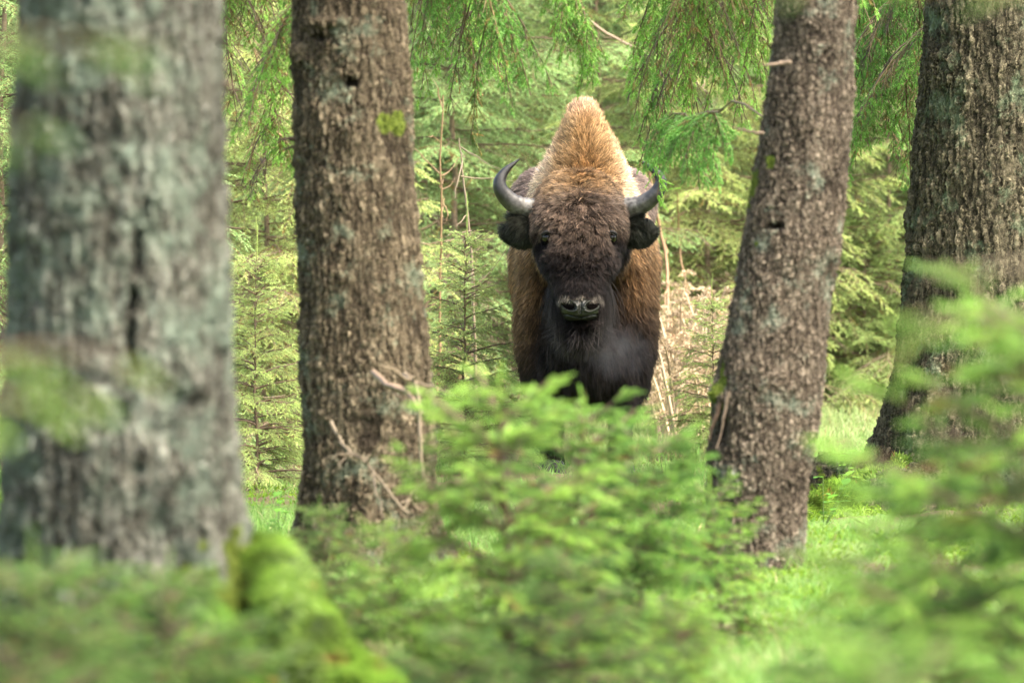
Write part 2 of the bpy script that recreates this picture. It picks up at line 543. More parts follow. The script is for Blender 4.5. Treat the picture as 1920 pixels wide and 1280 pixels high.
def blades(name, P, D, Ln, W, col, bend, mat, seed, label, cat, trans=1.0, parent=None):
    """curved blades, 3 segments each, one mesh"""
    r = np.random.default_rng(seed)
    n = len(P)
    D = nrm(D)
    az = r.uniform(0, 6.283, n)
    hb = np.stack([np.cos(az), np.sin(az), np.zeros(n)], -1)
    wv = nrm(np.cross(D, hb + 1e-3)) * W[:, None]
    out = []
    for k, (t, ww) in enumerate(((0, 1.), (.4, .85), (.75, .5), (1., 0.))):
        c = P + D * (Ln * t)[:, None] + hb * (bend * Ln * t * t)[:, None] - np.array([0, 0, 1.]) * (bend * .5 * Ln * t ** 3)[:, None]
        out += [c - wv * ww, c + wv * ww] if k < 3 else [c]
    V = np.stack(out, 1).reshape(-1, 3)
    q = np.arange(n)[:, None] * 7
    F = np.concatenate([q + f for f in ([0, 1, 3], [0, 3, 2], [2, 3, 5], [2, 5, 4], [4, 5, 6])], 0)
    C = np.concatenate([np.repeat(col, 7, 0), np.full((n * 7, 1), trans)], 1)
    o = mesh_obj(name, V, F, mat, parent, C)
    if label: tag(o, label, cat, kind='stuff')
    return o


def build_grass():
    r = np.random.default_rng(11)
    n = 330000
    y = r.uniform(0, 1, n)
    y = 11 + 31 * y ** 1.15
    x = r.uniform(-1, 1, n) * (.115 * y + 1.2)
    cl = vnoise(np.stack([x * 1.1, y * 1.1, x * 0], -1), 21)
    keep = r.random(n) < np.clip(.72 + .7 * cl, .12, 1)
    # the litter stays bare under the big trunks
    x, y, cl = x[keep], y[keep], cl[keep]
    n = len(x)
    dry = vnoise(np.stack([x * .8, y * .8, x * 0], -1), 33)
    c = np.array([.155, .285, .055])[None] * r.uniform(.6, 1.5, (n, 1)) * np.array([1, 1, 1])
    c = c + (np.array([.30, .38, .11]) - c) * r.uniform(0, .6, (n, 1))
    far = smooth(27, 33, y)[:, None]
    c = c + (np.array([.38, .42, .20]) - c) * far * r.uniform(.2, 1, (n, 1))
    isdry = (r.random(n) < .05 + .35 * (dry > .35))[:, None]
    c = np.where(isdry, np.array([.42, .33, .18]) * r.uniform(.6, 1.1, (n, 1)), c)
    L = r.uniform(.04, .13, n) * (1 + .8 * (cl > .25)) * (1 + .6 * smooth(26, 34, y))
    L = np.minimum(L, .2) * (1 - .6 * smooth(1.6, .6, np.hypot((x - 1.7) / 1.2, (y - 25.0) / 1.4))) * .85
    D = np.stack([r.normal(0, .3, n), r.normal(0, .3, n), np.ones(n)], -1)
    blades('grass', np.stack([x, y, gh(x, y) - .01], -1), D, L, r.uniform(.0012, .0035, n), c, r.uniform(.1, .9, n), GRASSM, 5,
           'bright green forest grass growing between the trunks', 'grass')
    # moss carpet: short dense tufts in front, by the trunks
    n = 160000
    y = r.uniform(12, 26, n); x = r.uniform(-1, 1, n) * (.11 * y + .6)
    cl = vnoise(np.stack([x * 2.2, y * 1.6, x * 0], -1), 41)
    k = cl > -.05
    x, y = x[k], y[k]; n = len(x)
    c = np.array([.17, .26, .02])[None] * r.uniform(.5, 1.5, (n, 1))
    D = np.stack([r.normal(0, .7, n), r.normal(0, .7, n), np.ones(n)], -1)
    bump = .05 * np.abs(vnoise(np.stack([x * 7, y * 7, x * 0], -1), 9))
    blades('moss', np.stack([x, y, gh(x, y) + bump - .01], -1), D, r.uniform(.015, .04, n), r.uniform(.002, .004, n), c, r.uniform(.2, .9, n), GRASSM, 6,
           'low yellow-green moss carpet around the foot of the trunks', 'moss')


build_grass()


# ------------------------------------------------------------------ the four big trunks
def big_tree(keys, mat, label, seed, n_around=330, n_up=700, moss=(), flare=None, knobs=(), lump=.02, z0=-.15):
    """keys: (x, y, z, r) from the ground up; returns the tree's Empty at its base"""
    k = np.asarray(keys, float)
    base = np.array([k[0, 0], k[0, 1], 0])
    root = empty('spruce_tree', base)
    tag(root, label, 'tree', 'big spruce trunks standing in front of the clearing')
    s = spline(k, n_up)
    pts = s[:, :3] - base
    rad = s[:, 3]
    r = np.random.default_rng(seed)
    ph = r.uniform(0, 6.28, 6)
    z = pts[:, 2]
    nl = flare['n'] if flare else 5
    def ridges(a, t):
        zz = z[(t * (len(z) - 1)).round().astype(int)]
        f = np.exp(-np.maximum(zz, 0) / .22)
        lob = np.maximum(0, np.cos((a * nl + ph[0]) / 1.0)) ** 1.5
        out = 1 + (flare['a'] if flare else .5) * f * (.35 + .9 * lob)
        out = out + lump * np.sin(a * 2 + ph[1] + zz * 2.1) + lump * .6 * np.sin(a * 3 + ph[2] - zz * 3.3) + lump * .5 * np.sin(a * 5 + ph[3] + zz * 5.)
        return out
    V, F = tube(pts, rad, n_around, ridges)
    Vw = V + base
    V = V + (.006 * vnoise(Vw * 7, seed))[:, None] * nrm(V - np.repeat(pts, n_around, 0))
    mo = np.zeros(len(V))
    for (c, rr) in moss:
        d = np.linalg.norm((Vw - np.asarray(c)) / np.asarray(rr), axis=1)
        mo = np.maximum(mo, 1 - smooth(.25, 1.15, d + .45 * vnoise(Vw * 28, seed + 4)))
    cv = np.zeros(len(V))
    for (c, rr, h) in knobs:                                   # swollen knots / hollows in the bark
        d = np.linalg.norm((Vw - np.asarray(c)) / np.asarray(rr), axis=1)
        V = V + nrm(V - np.repeat(pts, n_around, 0)) * (h * (1 - smooth(0, 1, d)))[:, None]
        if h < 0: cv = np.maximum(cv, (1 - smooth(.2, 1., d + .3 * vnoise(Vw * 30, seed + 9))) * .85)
    tr = mesh_obj('trunk', V, F, mat, root, smooth_shade=True, extra={'moss': mo, 'crevice': cv})
    return root, tr, base, mo


def stub(root, base, p, d, L, r0, mat_col=None, seed=0, name='branch_stub', bend=.2):
    r = np.random.default_rng(seed)
    d = nrm(np.asarray(d, float))
    t = np.linspace(0, 1, 9)[:, None]
    pts = np.asarray(p) - base + d * L * t + np.array([0, 0, -bend * L]) * t ** 2 + np.cumsum(r.normal(0, .006, (9, 3)) * L * 3, 0)
    V, F = tube(pts, r0 * (1 - .75 * t[:, 0]) * (1 + .15 * r.normal(0, 1, 9)), 12)
    return mesh_obj(name, V, F, mat_col or DEADWOOD, root, smooth_shade=True)


DEADWOOD = plain_mat('dead_wood', (.11, .08, .055), .85, .45, 40)
DARKWOOD = plain_mat('dark_dead_wood', (.07, .045, .03), .9, .5, 50)


def px_keys(rows, D, rest):
    """rows: (py, left px, right px) -> trunk keys ordered from the ground up"""
    out = []
    for (py, l, rr) in rows:
        c = at((l + rr) / 2, py, D)
        out.append([c[0], D, c[2], (rr - l) / 2 / FPX * D * .97])
    return out + rest


# 1: broad grey trunk at the left, nearest
D1 = 14.2
t1 = px_keys([(1400, -30, 520), (1280, -10, 500), (1100, 2, 476), (900, 0, 457), (640, 8, 442), (300, 14, 431), (0, 34, 420), (-300, 45, 410)], D1,
             [[-.93, 14.3, 4.5, .22], [-.95, 14.3, 8.0, .16]])
tree1, trunk1, base1, mo1 = big_tree(t1, BARK_GREY, 'broad grey lichen-covered spruce trunk at the left, nearest of the big trunks', 3,
    380, 900, flare=dict(n=5, a=.35), lump=.018,
    moss=[((-.62, 14.0, .30), (.3, .5, .22)), ((-1.0, 13.95, .12), (.5, .5, .16))],
    knobs=[(at(252, 565, 13.95), (.028, .15, .05), -.05), (at(248, 640, 13.95), (.022, .15, .12), -.04), (at(262, 470, 13.95), (.016, .15, .10), -.025), (at(275, 390, 13.95), (.014, .15, .05), -.02), (at(235, 760, 13.95), (.018, .15, .10), -.03), (at(265, 880, 13.95), (.02, .15, .10), -.03),
           (at(370, 745, 13.95), (.05, .1, .045), -.035), (at(385, 720, 13.95), (.09, .1, .06), .02), (at(300, 980, 13.95), (.04, .1, .12), -.03),
           (at(150, 80, 13.95), (.07, .1, .04), -.03), (at(330, 860, 13.95), (.10, .1, .2), .02)])
# 2: brown trunk left of the bison
D2 = 20.5
t2 = px_keys([(1130, 545, 850), (1060, 555, 835), (950, 566, 822), (820, 569, 818), (650, 563, 806), (400, 553, 783), (150, 546, 770), (0, 545, 764), (-250, 548, 752)], D2,
             [[-.60, 20.6, 5.0, .17], [-.62, 20.6, 8.5, .12]])
tree2, trunk2, base2, mo2 = big_tree(t2, BARK_BROWN, 'brown rough-barked spruce trunk with a round moss patch, left of the bison', 5,
    330, 900, flare=dict(n=5, a=.3), lump=.012,
    moss=[(at(740, 232, 20.3), (.06, .4, .05)), (at(600, 1080, 20.3), (.3, .5, .06))],
    knobs=[(at(620, 40, 20.3), (.12, .2, .03), .02), (at(660, 155, 20.3), (.05, .2, .025), -.035), (at(600, 70, 20.3), (.05, .2, .02), -.02),
           (at(740, 30, 20.3), (.05, .2, .05), .02), (at(560, 100, 20.4), (.05, .2, .06), .02), (at(690, 800, 20.3), (.08, .2, .15), -.02)])
# 3: leaning scaly trunk right of the bison
D3 = 20.5
t3 = px_keys([(1150, 1300, 1540), (1060, 1322, 1507), (950, 1326, 1512), (850, 1328, 1527), (720, 1340, 1545), (560, 1374, 1560), (400, 1400, 1583),
              (250, 1424, 1598), (100, 1446, 1608), (0, 1453, 1611), (-250, 1474, 1620)], D3,
             [[1.32, 20.6, 4.5, .12], [1.6, 20.7, 7.5, .09]])
tree3, trunk3, base3, mo3 = big_tree(t3, BARK_SCALY, 'leaning reddish-brown scaly spruce trunk just right of the bison', 8,
    300, 900, flare=dict(n=4, a=.18), lump=.014,
    moss=[(at(1405, 340, 20.45), (.035, .3, .12)), (at(1440, 300, 20.3), (.04, .2, .035)), (at(1420, 455, 20.3), (.015, .2, .025)), (at(1352, 730, 20.5), (.02, .3, .1)),
          (at(1400, 1130, 20.4), (.3, .4, .10))],
    knobs=[(at(1460, 130, 20.3), (.035, .2, .05), -.03), (at(1400, 380, 20.4), (.03, .2, .03), .02), (at(1455, 425, 20.3), (.05, .2, .02), -.03),
           (at(1350, 740, 20.45), (.04, .2, .06), .035), (at(1560, 470, 20.45), (.03, .2, .04), .015), (at(1345, 800, 20.4), (.05, .15, .12), -.03)])
# 4: ridged trunk at the right edge
D4 = 25.6
t4 = px_keys([(980, 1560, 2150), (930, 1610, 2110), (880, 1638, 2095), (820, 1655, 2075), (640, 1679, 2050), (400, 1700, 2030), (200, 1716, 2016), (0, 1729, 2004), (-250, 1740, 1995)], D4,
             [[2.2, 25.7, 5.0, .25], [2.2, 25.7, 9.0, .18]])
tree4, trunk4, base4, mo4 = big_tree(t4, BARK_RIDGED, 'dark ridged spruce trunk with mossy spreading roots at the right edge', 12,
    380, 800, flare=dict(n=5, a=.45), lump=.012,
    moss=[((base := at(1600, 940, 25.4)), (.5, .6, .16)), (at(1680, 910, 25.4), (.4, .5, .08))],
    knobs=[(at(1830, 850, 25.3), (.12, .2, .04), -.05)])

# stubs and broken branches of the big trees
stub(tree2, base2, at(556, 262, 20.45), (-1, -.3, .15), .06, .011, DARKWOOD, 1)
stub(tree2, base2, at(556, 275, 20.45), (-1, -.1, -.1), .05, .008, DARKWOOD, 2)
stub(tree3, base3, at(1478, 118, 20.3), (-1, -.8, -.02), .14, .010, DEADWOOD, 3, bend=.02)
stub(tree3, base3, at(1432, 252, 20.35), (-1, -.3, .1), .12, .007, DEADWOOD, 4, bend=-.1)
stub(tree3, base3, at(1352, 750, 20.4), (-.35, -.2, -1), .12, .014, DARKWOOD, 5)
stub(tree3, base3, at(1365, 730, 20.33), (-.25, -.2, -1), .18, .008, DEADWOOD, 6)
stub(tree1, base1, at(425, 160, 14.1), (.4, -1, .1), .07, .012, DARKWOOD, 7)


def moss_fur(parent, base, V, N_, w, n, seed, L=(.02, .05), cols=((.09, .165, .02), (.215, .31, .045))):
    r = np.random.default_rng(seed)
    p = w / w.sum()
    i = r.choice(len(V), n, p=p)
    P = V[i] + r.normal(0, .006, (n, 3))
    c = np.array(cols[0]) + (np.array(cols[1]) - np.array(cols[0])) * r.random((n, 1))
    c = c * r.uniform(.6, 1.2, (n, 1)) * (1 + .8 * vnoise(P * 14, seed)[:, None])
    c = np.where((vnoise(P * 22, seed + 1) > .74)[:, None], np.array([.30, .17, .06]) * r.uniform(.6, 1.2, (n, 1)), c)
    P = P + N_[i] * (.02 * np.abs(vnoise(P * 18, seed + 2)))[:, None]
    o = blades('moss_coat', P, N_[i] + r.normal(0, .5, (n, 3)), r.uniform(L[0], L[1], n), r.uniform(.0015, .003, n), c, r.uniform(0, .8, n), GRASSM, seed, None, None, parent=parent)
    return o


def root_tube(tree, base, keys, seed, mossn=26000, mat=None):
    s = spline(keys, 160)
    def rd(a, t): return 1 + .16 * np.sin(a * 3 + seed + t * 9) + .14 * np.sin(a * 2 - t * 17) + .10 * np.sin(a * 5 + t * 37) + .06 * np.sin(a * 7 - t * 61)
    V, F = tube(s[:, :3] - base, s[:, 3], 64, rd)
    cent = np.repeat(s[:, :3] - base, 64, 0)
    Nn = nrm(V - cent)
    up = np.clip(Nn[:, 2] + .55, 0, 1)
    ro = mesh_obj('root', V, F, mat or BARK_GREY, tree, smooth_shade=True, extra={'moss': up * 1.2})
    moss_fur(ro, base, V, Nn, up ** 2 + 1e-4, mossn, seed, (.015, .045))
    return ro


root_tube(tree1, base1, [(-.64, 14.3, .42, .03), (-.61, 14.15, .385, .045), (-.545, 13.95, .31, .055), (-.465, 13.75, .215, .065), (-.38, 13.55, .12, .075), (-.27, 13.4, .02, .08), (-.2, 13.25, .0, .09), (0, 13.15, -.08, .07)], 2, 42000)
root_tube(tree1, base1, [(-.90, 13.9, .30, .06), (-.80, 13.6, .30, .05), (-.71, 13.4, .27, .05), (-.64, 13.2, .18, .055), (-.59, 13.0, .05, .06), (-.55, 12.9, -.08, .06)], 4, 22000)
root_tube(tree4, base4, [(1.9, 25.3, .12, .12), (1.68, 25.2, .02, .11), (1.5, 25.0, -.03, .09), (1.3, 24.6, -.05, .08), (1.0, 24.1, -.1, .05)], 6, 26000, BARK_RIDGED)


# boughs of the big trees: a limb that climbs out of frame, with hanging twigs
def hanging_bough(root, base, start, end, seed, w2=.5, dead=.15, hang=.5, cols=(G_NEW, G_MID, G_OLD), arc=.3, nper=22, s3=.05, name='bough', r0=.014, tails=16, tl=.4, vis=.42):
    """a limb that reaches from the trunk out of frame and lets long twigs hang from its outer part"""
    pl = Plant(seed)
    r = pl.r
    a = np.asarray(start) - base; b = np.asarray(end) - base
    dv = b - a
    L = np.linalg.norm(dv[:2])
    P = pl.branch(a, [dv[0], dv[1], 0], L, rise=dv[2] / L + arc, droop=arc, w2=w2 * .6, dens=26, hang=hang, dead=dead, cols=cols, tipup=0,
                  nper=nper, s3=s3, r0=r0, flat=.9, start=1 - vis, sp3=.03)
    for k in range(tails):
        t = 1 - vis + vis * (k + r.uniform(0, 1)) / tails
        x = t * 13; i = min(int(x), 12)
        p = P[i] + (P[i + 1] - P[i]) * (x - i)
        an = math.atan2(dv[1], dv[0]) + (1 if k % 2 else -1) * r.uniform(.4, 1.5)
        l = tl * r.uniform(.5, 1.15) * (.55 + .45 * math.sin(3.1 * (k + 1) / (tails + 1)))
        de = r.random() < dead
        pl.branch(p, (math.cos(an), math.sin(an), 0), l * .55, rise=-.35 - r.uniform(0, .5), droop=r.uniform(.6, 1.5), w2=r.uniform(.10, .22), dens=44, hang=r.uniform(.25, .8), dead=.95 if de else dead * .4,
                  cols=cols, tipup=0, nper=nper, s3=s3, r0=.0055, flat=.95, start=.1, sp3=.028, ang2=58,
                  deadcol=np.array([.075, .05, .03]) if k % 3 else np.array([.22, .14, .07]))
    pl.build(name, root)


# top centre, right of trunk 2
hanging_bough(tree2, base2, (-.55, 20.6, 2.6), at(950, 40, 25.0), 31, w2=.5, dead=.12, tails=20, tl=.5)
hanging_bough(tree2, base2, (-.55, 20.6, 2.5), at(1050, 75, 24.2), 32, w2=.3, dead=.05, hang=.3, tails=8, tl=.2, vis=.3)
hanging_bough(tree2, base2, (-.55, 20.6, 2.6), at(840, 30, 24.0), 33, w2=.5, dead=.25, tails=22, tl=.55)
hanging_bough(tree2, base2, (-.55, 20.6, 2.4), at(900, 120, 25.4), 133, w2=.4, dead=.5, tails=14, tl=.35)
# left gap between trunks 1 and 2
hanging_bough(tree2, base2, (-.60, 20.6, 2.7), at(470, 40, 24.5), 34, w2=.6, dead=.45, tails=22, tl=.6)
hanging_bough(tree2, base2, (-.60, 20.6, 2.4), at(420, 210, 25.0), 35, w2=.5, dead=.75, tails=18, tl=.45)
hanging_bough(tree2, base2, (-.60, 20.6, 2.1), at(470, 330, 24.5), 135, w2=.5, dead=.6, tails=14, tl=.35)
# right of the bison, from trunk 3
hanging_bough(tree3, base3, (1.15, 20.6, 2.6), at(1245, 100, 25.5), 36, w2=.4, dead=.10, tails=24, tl=.45)
hanging_bough(tree3, base3, (1.15, 20.6, 2.5), at(1320, 50, 25.0), 37, w2=.6, dead=.30, tails=24, tl=.6)
hanging_bough(tree3, base3, (1.15, 20.6, 2.7), at(1380, 10, 25.4), 38, w2=.6, dead=.15, tails=26, tl=.75)
hanging_bough(tree3, base3, (1.15, 20.6, 2.5), at(1290, 120, 25.2), 138, w2=.4, dead=.9, tails=16, tl=.5)
hanging_bough(tree3, base3, (1.02, 20.6, 1.62), at(1265, 262, 24.0), 39, w2=.35, dead=.05, hang=.35, arc=.05, r0=.006, tails=10, tl=.22, vis=.5)
# gap between trunks 3 and 4, from trunk 4
hanging_bough(tree4, base4, (2.1, 25.6, 2.9), at(1640, 40, 28.0), 40, w2=.8, dead=.25, tails=26, tl=.9, vis=.6)
hanging_bough(tree4, base4, (2.1, 25.6, 2.6), at(1600, 130, 27.4), 41, w2=.7, dead=.45, tails=24, tl=.8, vis=.6)
hanging_bough(tree4, base4, (2.1, 25.6, 2.3), at(1630, 220, 27.0), 42, w2=.6, dead=.55, tails=20, tl=.7, vis=.6)


# the long tassel that hangs in front of the right horn
def tassel(root, base, top, bottom, seed, cols, n=26, spread=.03):
    pl = Plant(seed)
    a = np.asarray(top) - base; b = np.asarray(bottom) - base
    t = np.linspace(0, 1, 12)[:, None]
    P = a + (b - a) * t + np.array([.03, 0, 0]) * np.sin(t * 3.1)
    pl.path(P, .004, .0015, BARK_C)
    u = pl.r.uniform(0, 1, n)
    i = np.minimum((u * 11).astype(int), 10)
    B = P[i]
    D = nrm((P[1] - P[0])) + pl.r.normal(0, .38, (n, 3))
    pl.shoots(B, D, pl.r.uniform(.06, .11, n), cols[0] + (cols[1] - cols[0]) * pl.r.random((n, 1)), 40, .016, .002, 42)
    pl.build('hanging_twig', root)


tassel(tree3, base3, at(1228, 60, 25.65), at(1232, 300, 25.9), 51, (G_NEW, G_MID), 60)
tassel(tree3, base3, at(1214, 290, 26.05), at(1230, 372, 26.1), 52, (G_NEW * 1.2, G_NEW), 16)
tassel(tree3, base3, at(1218, 120, 25.7), at(1208, 225, 25.9), 53, (G_MID, G_OLD), 50)
tassel(tree2, base2, at(875, 60, 24.6), at(880, 270, 24.8), 54, (np.array([.28, .16, .05]), G_OLD), 40)


# ------------------------------------------------------------------ young spruces
def young_spruce(name, H, seed, r_base=.03, spread=.36, whorl=.28, per=6, cols=(G_NEW, G_MID, G_OLD), dead_low=.5, loc=(0, 0, 0), dens=22,
                 up=.35, trunk_mat=None, nper=22, s3=.07, minL=.12, low=.15, nl=.018, nw=.002, sp3=.038, w2=.38, maxL=1.6, inter=.5, lean=0., tlen=.9, thin=1., start=.12):
    root = empty(name, loc)
    r = np.random.default_rng(seed)
    n = 30
    z = np.linspace(-.08, H, n)
    px = np.cumsum(r.normal(0, .006, n)) + lean * z; py = np.cumsum(r.normal(0, .006, n))
    V, F = tube(np.stack([px, py, z], -1), r_base * (1 - .93 * np.clip(z / H, 0, 1)), 10)
    mesh_obj('trunk', V, F, trunk_mat or YOUNGBARK, root, smooth_shade=True)
    pl = Plant(seed + 1)
    zz = low
    while zz < H - .05:
        k = per + r.integers(-1, 2)
        a0 = r.uniform(0, 6.28)
        for q in range(k + (2 if r.random() < inter else 0)):
            a = a0 + q * 6.283 / k + r.normal(0, .2)
            zb = zz + r.normal(0, .03) + (whorl * .5 if q >= k else 0)
            if zb > H - .03: continue
            f = 1 - zb / H
            L = min(maxL, (spread * H * f ** .85 + minL * (1 - .3 * f))) * r.uniform(.7, 1.15) * (.7 if q >= k else 1)
            i = np.clip(np.searchsorted(z, zb), 0, n - 1)
            dd = dead_low * smooth(.55, .95, f) * r.uniform(.4, 1.2)
            pl.branch((px[i], py[i], zb), (math.cos(a), math.sin(a), 0), L, rise=up * (1.2 - f) + .12, droop=.12 + .30 * f, w2=min(w2, L * .55),
                      dens=dens, hang=.08 + .22 * f, cols=cols, dead=dd, nper=nper, s3=s3, nl=nl, nw=nw, sp3=sp3, tipup=.15, r0=(.004 + .009 * L) * thin, start=start)
        zz += whorl * (.8 + .4 * r.random())
    # leader
    tl = .12 + .10 * tlen * min(H, 1.5)
    pl.segs(np.array([[px[-1], py[-1], H - .1]]), np.array([[px[-1], py[-1], H + tl * .6]]), .004, .001, (.2, .2, .05))
    B = np.array([[px[-1], py[-1], H - .1 + i * tl * .3] for i in range(4)])
    pl.shoots(B, np.array([[0, 0, 1.]] * 4) + r.normal(0, .08, (4, 3)), np.full(4, tl * .5), cols[0], 60, nl, nw)
    pl.build('crown', root)
    return root


YOUNGBARK = plain_mat('young_spruce_bark', (.13, .09, .06), .9, .4, 60)
BGBARK = plain_mat('pale_young_bark', (.22, .16, .11), .9, .4, 60)
BG_HAZE_N = (np.array([.38, .54, .20]), np.array([.31, .45, .17]), np.array([.23, .33, .13]))  # background greens paled and greyed: distance haze painted into the needles
BG_HAZE_Y = (np.array([.46, .56, .18]), np.array([.37, .47, .16]), np.array([.27, .34, .13]))

bk = dict(nper=14, nw=.003, dens=22, s3=.09, sp3=.05, w2=.5, inter=1., thin=.45, start=.03, trunk_mat=BGBARK)
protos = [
    young_spruce('young_spruce', 4.2, 101, .024, dead_low=.85, up=.05, whorl=.20, cols=BG_HAZE_N, **bk),
    young_spruce('young_spruce', 3.4, 111, .020, dead_low=.4, up=.1, whorl=.19, cols=BG_HAZE_Y, **bk),
    young_spruce('young_spruce', 5.2, 121, .032, dead_low=.9, up=-.05, whorl=.23, spread=.3, cols=BG_HAZE_N, **bk),
    young_spruce('young_spruce', 2.0, 131, .016, cols=BG_HAZE_Y, dead_low=.2, nper=18, nw=.0026, dens=24, s3=.075, sp3=.045, w2=.36, whorl=.17, inter=1., low=.08),
]
used = set()
THICKET = 'young spruces of the thicket behind the bison'


def put_spruce(kind, px, D, rz, sc, label, group=THICKET, src=None):
    src = src or protos
    key = (id(src), kind)
    if key in used:
        o = copy_tree(src[kind])
    else:
        o = src[kind]; used.add(key)
    x = (px - 960) / FPX * D
    o.location = (x, D, float(gh(x, D)) - .03)
    o.rotation_euler = (0, 0, rz)
    o.scale = (sc, sc, sc)
    tag(o, label, 'tree', group)
    return o


near = [
    (1, 500, 31.0, 0.4, 1.05, 'yellow-green young spruce filling the gap between the grey trunk and the brown trunk'),
    (3, 480, 25.0, 1.0, .55, 'small bright young spruce low in the gap beside the grey trunk'),
    (0, 850, 34.0, 2.0, 1.1, 'young spruce with hanging dead lower twigs just left of the bison'),
    (3, 870, 27.8, 0.6, .62, 'low bright green young spruce beside the foot of the brown trunk'),
    (1, 1330, 35.0, 1.1, 1.1, 'young spruce behind the dry bracken right of the bison'),
    (3, 1630, 35.0, 2.2, .70, 'light green young spruce in the gap between the leaning trunk and the ridged trunk'),
    (3, 1335, 28.6, 4.2, .42, 'knee-high young spruce at the left foot of the leaning trunk'),
    (0, 5, 27.0, 2.9, 1.0, 'young spruce seen in a strip at the far left edge'),
]
for a in near: put_spruce(*a)
rr = random.Random(4)
GAPS = {0: 'young spruce at the left border of the photo, seen past the grey trunk', 1: 'hazy young spruce showing between the grey trunk and the brown trunk',
        2: 'hazy young spruce whose crown shows just right of the brown trunk', 3: 'hazy young spruce standing straight behind the bison and its hump',
        4: 'hazy young spruce whose crown shows left of the leaning trunk', 5: 'hazy young spruce showing between the leaning trunk and the ridged trunk'}
for row, (D, n, sc) in enumerate(((36.5, 8, 1.0), (40.0, 10, 1.15), (44.0, 11, 1.35), (50.0, 12, 1.7), (58.0, 13, 2.1))):
    half = 1500 - 20 * row
    for i in range(n):
        px = 960 - half + (2 * half) * (i + .5 * (row % 2) + rr.uniform(-.2, .2)) / (n - 1)
        lb = 'one of the blurred young spruces packed in the thicket behind the clearing'
        if row == 0:
            g = min((abs(px - c), k) for k, c in enumerate((0, 500, 830, 1080, 1300, 1640)))
            if g[0] < 170 and g[1] in GAPS: lb = GAPS.pop(g[1])
        put_spruce(rr.choice((0, 1, 2)), px, D + rr.uniform(-1.3, 1.3), rr.uniform(0, 6.28), sc * rr.uniform(.85, 1.15), lb)

# bright saplings in front (blurred foreground)
FG = (np.array([.29, .45, .085]), np.array([.155, .28, .055]), np.array([.06, .115, .035]))
FG_SHADED = (np.array([.165, .27, .065]), np.array([.095, .165, .045]), np.array([.045, .08, .03]))  # greens darkened to paint foreground shade into the needles
kw = dict(s3=.085, sp3=.040, w2=.26, nper=46, nl=.0135, nw=.0026, tlen=.3, inter=.7)
saps = [
    young_spruce('spruce_sapling', 1.0, 201, .015, cols=FG, dead_low=.10, whorl=.11, per=7, dens=20, spread=.46, up=.60, low=.06, **kw),
    young_spruce('spruce_sapling', 1.0, 211, .014, cols=FG, dead_low=.2, whorl=.12, per=6, dens=19, spread=.40, up=.50, low=.06, **kw),
    young_spruce('spruce_sapling', 1.0, 221, .012, cols=FG_SHADED, dead_low=.3, whorl=.11, per=7, dens=20, spread=.52, up=.40, low=.05, **kw),
]
SG = 'spruce saplings in the blurred foreground'
fg = [
    (0, 948, 14.2, 0.3, .86, 'tallest bright sapling in the middle, right in front of the bison'),
    (0, 1080, 15.6, 4.3, .76, 'feathery sapling between the tallest sapling and the slim one'),
    (1, 1190, 15.4, 1.2, .68, 'slim sapling under the right shoulder of the bison'),
    (1, 715, 14.0, 2.4, .54, 'sapling with a dark stem in front of the brown trunk'),
    (2, 605, 16.4, 0.9, .42, 'low sapling spreading before the foot of the brown trunk'),
    (2, 1080, 12.2, 3.1, .56, 'squat sapling at the bottom centre below the tallest sapling'),
    (2, 850, 11.8, 5.1, .46, 'dense low sapling at the bottom, left of the squat one'),
    (1, 1355, 17.2, 4.0, .54, 'feathery sapling in front of the foot of the leaning trunk'),
    (0, 1270, 13.2, 2.9, .40, 'short sapling at the bottom between the bison and the leaning trunk'),
    (0, 1975, 10.8, 1.7, 1.14, 'tall bright sapling crowding the right edge'),
    (1, 1790, 12.5, 5.5, .76, 'middle-sized sapling in front of the roots of the ridged trunk'),
    (2, 1560, 11.0, 0.8, .52, 'very blurred sapling at the bottom right'),
    (0, 1330, 7.4, 2.1, .60, 'extremely blurred pale sapling at the bottom edge, right of centre'),
    (0, 1690, 7.0, 3.6, .70, 'extremely blurred sapling in the bottom right corner'),
    (2, 330, 11.0, 1.9, .64, 'blurred dark green sapling before the grey trunk'),
    (2, 140, 12.2, 0.4, .56, 'dark green sapling at the very foot of the grey trunk'),
    (2, 40, 9.4, 4.4, .72, 'blurred sapling in the bottom left corner'),
    (1, 620, 11.2, 5.4, .36, 'tiny sapling at the bottom beside the mossy root'),
]
for a in fg: put_spruce(*a, group=SG, src=saps)


# two young spruces that stand just outside the frame and reach in with their boughs
def edge_spruce(x, y, H, label, arms, seed):
    root = empty('young_spruce', (x, y, 0))
    tag(root, label, 'tree')
    V, F = tube(np.stack([np.zeros(20), np.zeros(20), np.linspace(-.1, H, 20)], -1), np.linspace(.035, .01, 20), 12)
    mesh_obj('trunk', V, F, YOUNGBARK, root, smooth_shade=True)
    for q, (px, py, D, dead, w2, cols) in enumerate(arms):
        pl = Plant(seed + q)
        e = at(px, py, D) - np.array([x, y, 0])
        L = np.linalg.norm(e[:2])
        zb = e[2] - .05
        pl.branch((0, 0, zb), (e[0], e[1], 0), L, rise=.18, droop=.10, w2=w2, dens=13 if not dead else 14, hang=.15, dead=dead, cols=cols, nper=22, s3=.06, sp3=.045, nw=.0016, start=.35, tipup=0.0)
        pl.build('bough' if not dead else 'dead_branch', root)
    return root


